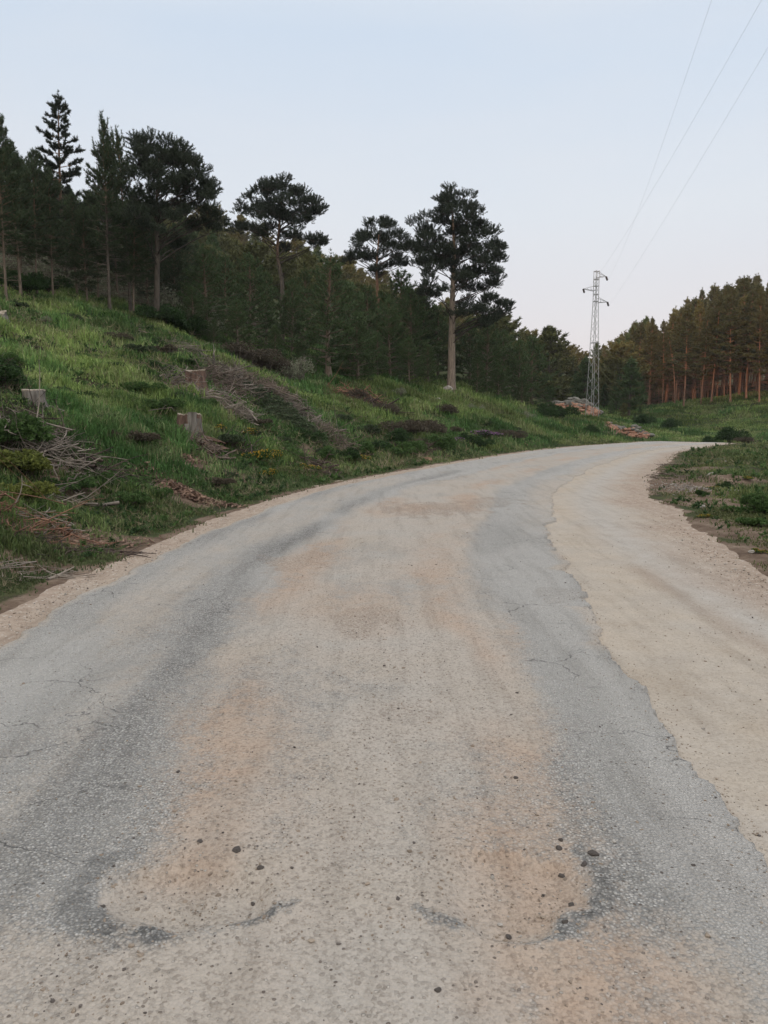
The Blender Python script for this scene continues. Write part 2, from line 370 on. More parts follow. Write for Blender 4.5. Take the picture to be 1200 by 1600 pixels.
GZ = (float(V[:, 2].min()), float(V[:, 2].max()))
S_, T_ = road_st(V[:, 0], V[:, 1])
u_ = np.where(T_ < 0, tl(S_)-T_, T_-tr(S_))
me = mesh_np('terrain', V, T, mat('hill_ground')[0])
attr(me, 'bare', np.maximum(bare(V[:, 0], V[:, 1]), ss(.35, -.05, u_+.5*(fbm(V[:, 0]*2, V[:, 1]*2, 51, 3)-.5))))
m = me.materials[0]; t = m.node_tree; b = t.nodes['Principled BSDF']; oc = objc(t)
n1 = noise(t, oc, .35, 5); n2 = noise(t, oc, 2.2, 5, .65); n3 = noise(t, oc, 14, 4, .7)
c = ramp(t, n1, [(.36, (.035, .055, .022)), (.5, (.06, .085, .03)), (.64, (.095, .10, .042))])
c = mixc(t, mrange(t, n2, .45, .68), c, (.06, .048, .032)); c = mixc(t, mrange(t, n3, .45, .75, 0, .7), c, (.03, .04, .017))
soil = ramp(t, n2, [(.3, (.10, .066, .048)), (.5, (.20, .145, .105)), (.7, (.32, .25, .19))]); soil = mixc(t, mrange(t, n3, .4, .7, 0, .55), soil, (.09, .06, .05))
f = mth(t, 'ADD', attn(t, 'bare'), mth(t, 'MULTIPLY', mth(t, 'SUBTRACT', n3, .5), .9)); c = mixc(t, mrange(t, f, .38, .62), c, soil)
t.links.new(c, b.inputs['Base Color']); b.inputs['Roughness'].default_value = .97; b.inputs['Specular IOR Level'].default_value = .15; bump(t, n3, .8, .06, b)
tag(link('ground', me), kind='structure')

# ------------------------------------------------------------------ road sheets
sr = [-6.0]
while sr[-1] < 110: sr.append(sr[-1]+(max(.014, .0055*sr[-1]) if sr[-1] > 1.2 else .08))
sr = np.array(sr)
# potholes and rough spots on the asphalt: (px, py, rx px, ry px, depth m)
HOLES = [(275, 1405, 150, 55, .034), (800, 1390, 140, 72, .034), (560, 975, 75, 22, .02), (680, 795, 90, 12, .025), (460, 880, 60, 16, .02), (640, 1120, 40, 16, .012), (880, 930, 50, 14, .012), (760, 785, 60, 8, .02), (930, 850, 40, 14, .015)]
def hole_fields(x, y):
    D = np.zeros(len(x)); inner = np.zeros(len(x)); rim = np.zeros(len(x))
    for k, (px, py, rx, ry, dep) in enumerate(HOLES):
        c0 = G(px, py); ex = G(px+rx, py)[0]-c0[0]; ey = (G(px, py-ry)[1]-G(px, py+ry)[1])/2
        ddx, ddy = (x-c0[0])/ex, (y-c0[1])/ey
        q = np.hypot(ddx, ddy)+(.7 if k < 2 else 1.7)*(fbm(x*5, y*(5 if k < 2 else 2.5), 61+k, 4)-.5)
        D = np.maximum(D, dep*(1 if k < 2 else .12)*ss(1.05, .62, q)); inner = np.maximum(inner, ss(1.0, .75, q)*min(1, dep/.03))
        lip = ss(.16, .03, np.abs(q-.98))*ss(-.1, .5, -ddy+.35*abs(ddx) if k != 1 else -ddy*.8+.6*ddx)*min(1, dep/.03)
        rim = np.maximum(rim, lip*(1 if k < 2 else .15))
    return D, inner, rim
def stroke(x, y, path, wpx):
    """soft mask around a curved line lying on the road"""
    pp = np.array([G(*q) for q in path]); m = np.full(len(x), 9.); sel = (y < 4.5) & (y > 1.5); X, Y = x[sel], y[sel]; mm = np.full(len(X), 9.)
    for a, b in zip(pp[:-1], pp[1:]):
        d = b-a; k = np.clip(((X-a[0])*d[0]+(Y-a[1])*d[1])/(d@d), 0, 1); mm = np.minimum(mm, np.hypot(X-a[0]-k*d[0], (Y-a[1]-k*d[1])*.8))
    mm = mm+.09*(fbm(X*14, Y*14, 181, 4)-.5); m[sel] = mm; return ss(wpx*.0036, wpx*.0003, m)*(.45+.55*ss(.42, .56, fbm(x*22, y*22, 183, 4)))
def ring_mask(x, y):
    L1 = stroke(x, y, [(150, 1362), (120, 1392), (117, 1425), (140, 1452), (185, 1468), (240, 1470)], 22)
    L2 = .65*stroke(x, y, [(240, 1470), (320, 1462), (395, 1442), (455, 1420)], 14)+.5*stroke(x, y, [(150, 1362), (200, 1338)], 12)
    L3 = .6*stroke(x, y, [(655, 1425), (700, 1448), (760, 1463), (830, 1465)], 14)+.85*stroke(x, y, [(870, 1456), (925, 1436), (946, 1408), (944, 1380)], 11)+.6*stroke(x, y, [(944, 1380), (925, 1350), (900, 1335)], 9)
    return np.clip(L1+L2+L3, 0, 1)
def gauss(t, c, w_): return np.exp(-.5*((t-c)/w_)**2)
def sheet(name, t0, t1, nt_, zoff, skirt):
    Sg, K = np.meshgrid(sr, np.linspace(0, 1, nt_), indexing='ij')
    a0, a1 = t0(sr)[:, None], t1(sr)[:, None]; Tg = a0+(a1-a0)*K
    X, Y = road_xy(Sg.ravel(), Tg.ravel()); S = Sg.ravel(); Tt = Tg.ravel()
    Z = road_z(S)+zoff
    ridge = (fbm(X*1.4, Y*.8, 71, 3)-.5)*.03+(fbm(X*9, Y*9, 73, 3)-.5)*.010
    Z = Z+ridge*.8
    edge = np.zeros_like(Sg, bool); edge[:, 0] = edge[:, -1] = True
    return S, Tt, X, Y, Z, edge.ravel(), len(sr), nt_
def grid_T(n, m):
    i, j = np.meshgrid(np.arange(n-1), np.arange(m-1), indexing='ij'); a = i*m+j
    return np.r_[np.stack([a, a+1, a+m+1], -1).reshape(-1, 3), np.stack([a, a+m+1, a+m], -1).reshape(-1, 3)]

# gravel shoulders (runs under the asphalt)
S, Tt, X, Y, Z, ed, n, mcol = sheet('shoulder', lambda s: tl(s)-.25, lambda s: tr(s)+.3, 190, -.018, .1)
Z = Z-.07*ss(.10, .30, Tt-tb(S))*ss(.10, .30, ta(S)-Tt)
Z = Z-.10*ed-.008*gauss(Tt, 2.75, .28)-.010*gauss(Tt, 3.5, .2)+.0*X
Z = Z+ss(.0, .35, np.where(Tt > 0, Tt-tr(S)+.25, tl(S)+.15-Tt))*.02*fbm(X*5, Y*5, 83, 2)
me = mesh_np('shoulder', np.c_[X, Y, Z], grid_T(n, mcol), mat('sandy_gravel')[0])
toE = np.where(Tt > 0, tr(S)-Tt, Tt-tl(S))
coarse = ss(1.2, .1, toE+.8*(fbm(X*1.1, Y*1.1, 87, 3)-.5))
pale = gauss(Tt, 2.9, .22)*.7+gauss(Tt, 3.3, .3)*.4
track = .8*gauss(Tt+.12*(fbm(S*.6, 0*S, 5, 2)-.5), 2.62, .10)+.5*gauss(Tt, 3.25, .12)
track *= ss(.40, .62, fbm(X*1.0, Y*.45, 88, 3))*ss(14, 7, S)
attr(me, 'msk', np.c_[np.clip(coarse, 0, 1), np.clip(pale, 0, 1), np.clip(track*.75, 0, 1)])
m = me.materials[0]; t = m.node_tree; b = t.nodes['Principled BSDF']; oc = objc(t)
sp = node(t, 'ShaderNodeSeparateColor', {0: attn(t, 'msk', 'Color')}).outputs
nA = noise(t, oc, 1.1, 5, .6); nB = noise(t, oc, 38, 4, .7); nC = noise(t, oc, 9, 4, .65)
v1 = node(t, 'ShaderNodeTexVoronoi', {'Vector': oc, 'Scale': 85.0}); v2 = node(t, 'ShaderNodeTexVoronoi', {'Vector': oc, 'Scale': 32.0})
c = ramp(t, nA, [(.3, (.50, .425, .34)), (.5, (.505, .45, .38)), (.7, (.475, .435, .385))])
c = mixc(t, sp[1], c, (.49, .465, .43)); c = mixc(t, mth(t, 'MULTIPLY', sp[2], .8), c, (.30, .215, .155)); c = mixc(t, mrange(t, noise(t, oc, 3.2, 6, .7), .42, .70, 0, .45), c, (.37, .315, .26))
co = mixc(t, mrange(t, nC, .35, .65), (.33, .25, .195), (.47, .38, .31)); c = mixc(t, mth(t, 'MULTIPLY', sp[0], .85), c, co)
g1 = ramp(t, node(t, 'ShaderNodeSeparateColor', {0: v1.outputs['Color']}).outputs[0], [(0, (.78, .76, .74)), (.5, (1, 1, 1)), (1, (1.0, 1.0, 1.0))])
c = mixc(t, .75, c, g1, 'MULTIPLY')
g2 = node(t, 'ShaderNodeSeparateColor', {0: v2.outputs['Color']}).outputs[1]
peb = mth(t, 'MULTIPLY', mrange(t, g2, .80, .86), mrange(t, v2.outputs['Distance'], .42, .30))
peb = mth(t, 'MULTIPLY', peb, mrange(t, sp[0], 0, 1, .25, 1)); c = mixc(t, peb, c, (.60, .55, .49))
c = mixc(t, mrange(t, nB, .60, .75, 0, .55), c, (.22, .175, .14))
st_ = noise(t, node(t, 'ShaderNodeMapping', {'Vector': oc, 'Scale': (6.5, .55, 1.0)}).outputs[0], 1.0, 5, .6); c = mixc(t, 1.0, c, ramp(t, st_, [(.35, (.88, .875, .87)), (.5, (1, 1, 1)), (.65, (1, 1, 1))]), 'MULTIPLY')
t.links.new(c, b.inputs['Base Color']); b.inputs['Roughness'].default_value = .96; b.inputs['Specular IOR Level'].default_value = .2
hh = mth(t, 'ADD', mth(t, 'MULTIPLY', v1.outputs['Distance'], -.5), mth(t, 'ADD', mth(t, 'MULTIPLY', nB, .8), mth(t, 'MULTIPLY', peb, .8)))
bump(t, hh, .55, .012, b)
tag(link('road_shoulder', me), kind='structure')

# worn asphalt
S, Tt, X, Y, Z, ed, n, mcol = sheet('asphalt', tb, ta, 250, .012, .05)
D, inner, rim = hole_fields(X, Y)
hrough = inner*(fbm(X*18, Y*18, 91, 3)-.5)*.014
Z = Z-D+hrough-.045*ed+.006*ring_mask(X, Y)*fbm(X*30, Y*30, 95, 2)
me = mesh_np('asphalt', np.c_[X, Y, Z], grid_T(n, mcol), mat('worn_asphalt')[0])
wob = .5*(fbm(S*.28, Tt*.3, 101, 3)-.5); tw = Tt+wob
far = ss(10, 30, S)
tn = fbm(X*1.3, Y*.55, 103, 4)-.5; tn2 = fbm(X*.55, Y*.3, 105, 3)-.5
cen = np.interp(S, [2, 5, 8, 14, 60], [-.05, -.05, .0, .15, .3]); hw = np.interp(S, [2, 4, 7, 12, 20, 60], [.78, .9, 1.0, 1.05, .85, .8])
lo, hi = cen-hw-.08, cen+hw
dust = ss(lo-.45, lo+.35, tw+.8*tn)*ss(hi+.24, hi-.24, Tt+.45*tn)*(.75+.25*ss(.35, .6, fbm(X*.8, Y*.5, 104, 4)))
dust = np.maximum(dust, .62*ss(.30, .60, fbm(X*.9+3, Y*.25, 107, 4))*ss(-2.6, -2.1, Tt)*(1-ss(-1.6, -1.2, Tt)))
dust = np.clip(dust*1.12, 0, 1)*(1-.30*ss(.54, .68, fbm(X*1.6, Y*.7, 106, 4)))
dust = np.maximum(dust, .8*ss(2.6, 1.9, S)*ss(1.25, .95, Tt+.4*tn))
dust = np.maximum(dust, .8*ss(.16, .0, Tt-tb(S)+.15*tn))
dust = np.maximum(dust, .97*ss(1.0, .0, ta(S)-Tt+.9*tn)*ss(8, 15, S)); dust = np.maximum(dust, .8*ss(.22, .0, ta(S)-Tt+.5*tn)*ss(.5, .6, fbm(X*.7, Y*.7, 122, 3)))
dust = np.clip(dust+inner*.5-ring_mask(X, Y)*1.1, 0, 1)
br = fbm(X*2.3, Y*1.3, 108, 4)-.5
orange = np.clip(gauss(tw+br*.5, .58, .20)*ss(.40, .66, fbm(X*1.1, Y*.6, 109, 4))*.9+gauss(tw+br*.5, -.78, .22)*ss(.40, .66, fbm(X*1.1+7, Y*.55, 110, 4))*.85, 0, 1)
for px, py, rx, ry, k in ((795, 1360, 95, 130, 1.15), (310, 1350, 95, 60, .9), (820, 1000, 45, 70, .7), (650, 797, 80, 12, 1), (470, 890, 70, 25, .5), (350, 1200, 45, 60, .6), (850, 1150, 35, 60, .5), (560, 940, 110, 40, .6), (750, 1560, 60, 60, .5), (290, 1380, 60, 30, .5), (860, 850, 60, 30, .5)):
    c0 = G(px, py); ex = G(px+rx, py)[0]-c0[0]; ey = (G(px, py-ry)[1]-G(px, py+ry)[1])/2
    orange = np.maximum(orange, .85*k*ss(1.35, .1, np.hypot((X-c0[0])/ex, (Y-c0[1])/ey)+1.3*br+.5*tn))
dark = .42*gauss(tw+.4*br, -1.32, .17)*ss(.36, .62, fbm(X*1.2, Y*.3, 111, 4))+.55*gauss(tw, -1.85, .10)*ss(.35, .6, fbm(X*.8, Y*.25, 113, 3))+.6*gauss(tw+.2*br, -2.25, .12)*ss(.45, .65, fbm(X*.8, Y*.25, 114, 3))
dark = dark+.7*ss(.14, .0, ta(S)-Tt+.06*(fbm(X*6, Y*6, 115, 2)-.5))+.5*gauss(Tt, hi+.28, .12)*ss(.4, .6, fbm(X, Y*.4, 117, 3))
ring = ring_mask(X, Y); dark = np.clip(dark+ring*1.1, 0, 1); orange = orange*(1-ring)
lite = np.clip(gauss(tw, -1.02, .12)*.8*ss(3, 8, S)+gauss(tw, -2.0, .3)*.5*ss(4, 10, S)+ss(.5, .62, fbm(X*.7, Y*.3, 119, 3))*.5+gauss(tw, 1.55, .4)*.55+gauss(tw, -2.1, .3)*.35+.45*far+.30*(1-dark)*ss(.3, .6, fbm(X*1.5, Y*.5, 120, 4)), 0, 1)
attr(me, 'msk', np.c_[dust, orange, dark]); attr(me, 'lite', lite); attr(me, 'inner', np.clip(inner*1.1, 0, 1)*np.where(Y < 3.6, .22*ss(.42, .6, fbm(X*7, Y*7, 98, 3)), 1))
m = me.materials[0]; t = m.node_tree; b = t.nodes['Principled BSDF']; oc = objc(t)
sp = node(t, 'ShaderNodeSeparateColor', {0: attn(t, 'msk', 'Color')}).outputs
nA = noise(t, oc, .9, 5, .6); nB = noise(t, oc, 55, 4, .7); nC = noise(t, oc, 7, 5, .65); nD = noise(t, oc, 2.6, 5, .6)
wv = node(t, 'ShaderNodeVectorMath', {0: oc, 1: node(t, 'ShaderNodeVectorMath', {0: node(t, 'ShaderNodeTexNoise', {'Vector': oc, 'Scale': 60.0}).outputs['Color'], 'Scale': .008}, operation='SCALE').outputs[0]}, operation='ADD').outputs[0]
v1 = node(t, 'ShaderNodeTexVoronoi', {'Vector': wv, 'Scale': 84.0}); v2 = node(t, 'ShaderNodeTexVoronoi', {'Vector': wv, 'Scale': 62.0})
chipr = node(t, 'ShaderNodeSeparateColor', {0: v1.outputs['Color']}).outputs
chip = ramp(t, chipr[0], [(0, (.28, .28, .28)), (.3, (.46, .45, .43)), (.75, (.66, .645, .61)), (1, (.80, .785, .755))])
gap = mrange(t, v1.outputs['Distance'], .34, .60)
asp = mixc(t, gap, chip, (.29, .283, .27))
gr1 = noise(t, oc, 48, 3, .75); gr2 = noise(t, oc, 21, 4, .7)
asp = mixc(t, 1.0, asp, ramp(t, gr1, [(.36, (.66, .66, .665)), (.5, (1, 1, 1)), (.62, (1.0, 1.0, 1.0))]), 'MULTIPLY')
asp = mixc(t, 1.0, asp, ramp(t, gr2, [(.38, (.80, .80, .80)), (.5, (1, 1, 1)), (.62, (1.0, 1.0, 1.0))]), 'MULTIPLY')
asp = mixc(t, mth(t, 'MULTIPLY', sp[2], mrange(t, nC, .3, .6, .45, 1.0)), asp, (.50, .51, .52), 'MULTIPLY')
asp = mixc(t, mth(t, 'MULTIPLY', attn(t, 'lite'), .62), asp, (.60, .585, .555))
asp = mixc(t, mrange(t, nD, .45, .7, 0, .35), asp, (.44, .435, .42))
dc = ramp(t, nA, [(.3, (.48, .425, .360)), (.5, (.505, .455, .40)), (.7, (.48, .455, .415))])
dc = mixc(t, mth(t, 'MULTIPLY', sp[1], mrange(t, nC, .3, .7, .55, 1.0)), dc, (.50, .365, .27))
dc = mixc(t, .65, dc, ramp(t, chipr[1], [(0, (.52, .50, .48)), (.22, (.84, .84, .84)), (.6, (1, 1, 1)), (1, (1.0, 1.0, 1.0))]), 'MULTIPLY')
dc = mixc(t, mrange(t, nB, .62, .74, 0, .6), dc, (.17, .14, .12)); dc = mixc(t, 1.0, dc, ramp(t, gr1, [(.36, (.80, .79, .78)), (.5, (1, 1, 1)), (.62, (1.0, 1.0, 1.0))]), 'MULTIPLY')
fd = mth(t, 'ADD', sp[0], mth(t, 'ADD', mth(t, 'MULTIPLY', mth(t, 'SUBTRACT', nC, .5), .9), mth(t, 'MULTIPLY', mth(t, 'SUBTRACT', chipr[2], .5), .35)))
c = mixc(t, mrange(t, fd, .25, .80, 0, .93), asp, dc)
pr = node(t, 'ShaderNodeSeparateColor', {0: v2.outputs['Color']}).outputs
cw = node(t, 'ShaderNodeVectorMath', {0: oc, 1: node(t, 'ShaderNodeVectorMath', {0: node(t, 'ShaderNodeTexNoise', {'Vector': oc, 'Scale': 3.0, 'Detail': 5.0}).outputs['Color'], 'Scale': .5}, operation='SCALE').outputs[0]}, operation='ADD').outputs[0]
ck = node(t, 'ShaderNodeTexVoronoi', {'Vector': cw, 'Scale': 1.7}, feature='DISTANCE_TO_EDGE').outputs['Distance']
crack = mth(t, 'MULTIPLY', mrange(t, ck, .012, .003), mth(t, 'MULTIPLY', mrange(t, nA, .48, .58), mrange(t, fd, .62, .40)))
c = mixc(t, mth(t, 'MULTIPLY', crack, .75), c, (.10, .10, .10))
c = mixc(t, mth(t, 'MULTIPLY', attn(t, 'inner'), mrange(t, nB, .45, .60, 0, .75)), c, (.20, .155, .125))
peb = mth(t, 'MULTIPLY', mrange(t, pr[0], .90, .92), mrange(t, v2.outputs['Distance'], .36, .26))
c = mixc(t, peb, c, ramp(t, pr[1], [(0, (.17, .14, .12)), (.45, (.30, .26, .225)), (.6, (.42, .38, .33)), (1, (.62, .58, .53))]))
st_ = noise(t, node(t, 'ShaderNodeMapping', {'Vector': oc, 'Scale': (6.5, .55, 1.0)}).outputs[0], 1.0, 5, .6); c = mixc(t, 1.0, c, ramp(t, st_, [(.35, (.88, .875, .87)), (.5, (1, 1, 1)), (.65, (1, 1, 1))]), 'MULTIPLY')
t.links.new(c, b.inputs['Base Color']); b.inputs['Roughness'].default_value = .93; b.inputs['Specular IOR Level'].default_value = .25
hh = mth(t, 'ADD', mth(t, 'MULTIPLY', v1.outputs['Distance'], mrange(t, fd, .2, .8, -1.6, -.45)), mth(t, 'ADD', mth(t, 'MULTIPLY', nB, .6), mth(t, 'MULTIPLY', peb, 1.0)))
bump(t, hh, .85, .012, b)
tag(link('road', me), kind='structure')

# ------------------------------------------------------------------ stones
def ico(sub):
    import bmesh
    bm = bmesh.new(); bmesh.ops.create_icosphere(bm, subdivisions=sub, radius=1)
    V = np.array([v.co[:] for v in bm.verts]); T = np.array([[v.index for v in f.verts] for f in bm.faces]); bm.free(); return V, T
ICO1, ICO2, ICO3 = ico(1), ico(2), ico(3)
def rock_mesh(seed, m, sub=3, amp=.35, flat=.65):
    r = np.random.default_rng(seed); V, T = (ICO2 if sub == 2 else ICO3); V = V.copy()
    for k in range(9):
        n = nrm(r.normal(size=3)); dcut = r.uniform(.55, .85); q = V@n; V = V-np.where(q > dcut, q-dcut, 0)[:, None]*n
    V *= (1+amp*.4*(fbm(V[:, 0]*2+seed, V[:, 1]*2+V[:, 2], seed, 3)-.5))[:, None]
    V = V*np.array([1, r.uniform(.65, .95), flat]); return mesh_np('rock', V, T, m, sub == 3 and False)
def scatter_stones(name, X, Y, Zb, size, mats, r, mixp):
    N = len(X); base = ICO1[0]; nv = len(base); 
    A = base[None]*(1+.35*r.normal(size=(N, nv, 1)).clip(-1, 1))*size[:, None, None]*np.array([1, .8, .6])*r.uniform(.75, 1.25, (N, 1, 3))
    a = r.uniform(0, 2*PI, N); c, s = np.cos(a)[:, None], np.sin(a)[:, None]
    Vx = A[..., 0]*c-A[..., 1]*s+X[:, None]; Vy = A[..., 0]*s+A[..., 1]*c+Y[:, None]; Vz = A[..., 2]+Zb[:, None]+size[:, None]*.22
    T = (ICO1[1][None]+(np.arange(N)*nv)[:, None, None]).reshape(-1, 3)
    mi = np.repeat(r.choice(len(mats), N, p=mixp), len(ICO1[1]))
    return mesh_np(name, np.stack([Vx, Vy, Vz], -1), T, mats, False, mi)
def road_surf(x, y):
    s, t = road_st(x, y); D, inner, rim = hole_fields(x, y)
    on = (t > tb(s)) & (t < ta(s))
    z = road_z(s)+np.where(on, .012-D, -.018)+((fbm(x*1.4, y*.8, 71, 3)-.5)*.03+(fbm(x*9, y*9, 73, 3)-.5)*.010)*.8
    return z, s, t, inner, rim
r = np.random.default_rng(11)
N = 110000; s = 1.6+r.exponential(3.6, N); s = s[s < 30]; tt = r.uniform(-3.0, 4.0, len(s))
x, y = road_xy(s, tt); z, s2, t2, inn, rm = road_surf(x, y)
E = np.where(t2 > 0, tr(s2)-t2, t2-tl(s2)); on = (t2 > tb(s2)) & (t2 < ta(s2))
cl = fbm(x*1.5, y*1.1, 131, 3); mid = (np.abs(t2+.0) < .95)
rg = ring_mask(x, y); edg = gauss(t2, ta(s2)+.03, .06); pr = .55*edg+np.where(on, .06+.38*mid*ss(.42, .60, cl)+.5*inn+.8*rg, .12+.7*ss(.9, .1, E))
keep = (r.random(len(x)) < pr) & (E > -.15)
x, y, z, s2, E = x[keep], y[keep], z[keep], s2[keep], E[keep]
sz = r.lognormal(math.log(.0024), .50, len(x)).clip(.0012, .010)*(1+.9*ss(.8, .1, E))
me = scatter_stones('gravel', x, y, z, sz, [M['rock_tan'], M['rock'], M['rock_dark']], r, [.62, .24, .14])
tag(link('gravel', me), 'loose pebbles and grit strewn over the road and its edges', 'gravel', kind='stuff')

def place_rock(px, py, size, mt, label, d=None, cat='stone', group=None, seed=0, flat=.6, name='stone'):
    if d is None:
        g = G(px, py); z = float(road_surf(g[:1], g[1:])[0][0]); x, y = g
        s, t = road_st(g[:1], g[1:])
        if t[0] < tl(s)[0] or t[0] > tr(s)[0]: z = hz_(x, y)
    else: x, y = XD(px, d), d; z = hz_(x, y)
    o = link(name, rock_mesh(seed, mt, 2 if size < .05 else 3, flat=flat)); o.location = (x, y, z+size*flat*(.12 if d is None else .35))
    o.scale = (size,)*3; o.rotation_euler = (r.uniform(-.2, .2), r.uniform(-.2, .2), r.uniform(0, 6)); tag(o, label, cat, group); return o
SR = 'loose stones lying in the road'
for k, (px, py, sz_, mt, lb) in enumerate([
    (370, 1336, .022, 'rock_dark', 'dark stone, largest at the back of the left pothole'),
    (313, 1321, .013, 'rock_dark', 'small dark stone above the left pothole, left of a larger one'),
    (407, 1364, .015, 'rock_dark', 'brown stone at the right end of the left pothole'),
    (215, 1412, .014, 'rock_tan', 'tan stone in the floor of the left pothole'),
    (160, 1417, .012, 'rock_dark', 'dark pebble inside the left rim of the left pothole'),
    (340, 1392, .013, 'rock_tan', 'pale brown stone in the middle of the left pothole'),
    (395, 1405, .012, 'rock_dark', 'brown pebble on the lower right lip of the left pothole'),
    (223, 1446, .011, 'rock', 'pale pebble on the near lip of the left pothole'),
    (927, 1340, .022, 'rock_dark', 'flat blackish chip of asphalt at the top right of the right pothole'),
    (876, 1318, .012, 'rock_dark', 'small black stone behind the right pothole'),
    (873, 1331, .015, 'rock_dark', 'dark stone at the back edge of the right pothole'),
    (877, 1364, .017, 'rock_dark', 'brown stone against the right wall of the right pothole'),
    (884, 1370, .012, 'rock_tan', 'tan pebble touching a brown stone in the right pothole'),
    (912, 1355, .016, 'rock_dark', 'crumbled dark lump below the asphalt chip by the right pothole'),
    (892, 1411, .014, 'rock_dark', 'dark stone low at the right end of the right pothole'),
    (883, 1447, .015, 'rock_dark', 'dark stone on the near lip of the right pothole'),
    (795, 1454, .012, 'rock_dark', 'small stone on the near lip in the middle of the right pothole'),
    (684, 1552, .012, 'rock_dark', 'lone black pebble near the bottom edge of the picture'),
    (1083, 1357, .009, 'rock_dark', 'tiny black pebble on the grey asphalt right of the potholes'),
    (640, 1335, .012, 'rock_tan', 'tan stone between the two potholes'),
    (806, 1220, .014, 'rock_dark', 'grey sliver of stone in the middle of the road'),
    (722, 1236, .011, 'rock', 'whitish pebble in the middle of the road'),
    (808, 1087, .012, 'rock_dark', 'small dark pebble farther up the brown strip of the road')]):
    place_rock(px, py, sz_, M[mt], lb, group=SR, seed=200+k)
for k, (px, d, sz_, mt, lb) in enumerate([
    (1108, 20.5, .17, 'rock', 'whitish rock lying on the right grass verge'), (1098, 13.6, .07, 'rock', 'small white stone at the lower end of the pebbles on the right verge'),
    (1130, 28, .10, 'rock', 'pale stone in the grass farther up the right verge'), (1178, 8.9, .05, 'rock', 'small flat pale stone at the near grass edge on the right'),
    (650, 44, .35, 'rock', 'pale flat rock in the grass left of the tall pine'), (683, 47, .28, 'rock', 'grey rock in the grass just below the tall pine'), (716, 46, .2, 'rock', 'pale stone in the grass right of the tall pine'), (768, 49, .25, 'rock', 'small grey rock on the slope below the dark pines'), (782, 48, .2, 'rock', 'pale stone, right one of two below the dark pines'),
    (818, 41.5, .22, 'rock_red', 'reddish stone at the left road edge before the bend'), (668, 28.5, .18, 'rock_red', 'reddish stone in the bare patch by the left road edge'), (195, 27, .12, 'rock', 'small white rock beside the round dark bush on the hillside'),
    (695, 51.8, .55, 'rock', 'pale boulder at the foot of the tall pine')]):
    place_rock(px, 0, sz_, M[mt], lb, d=d, seed=300+k)

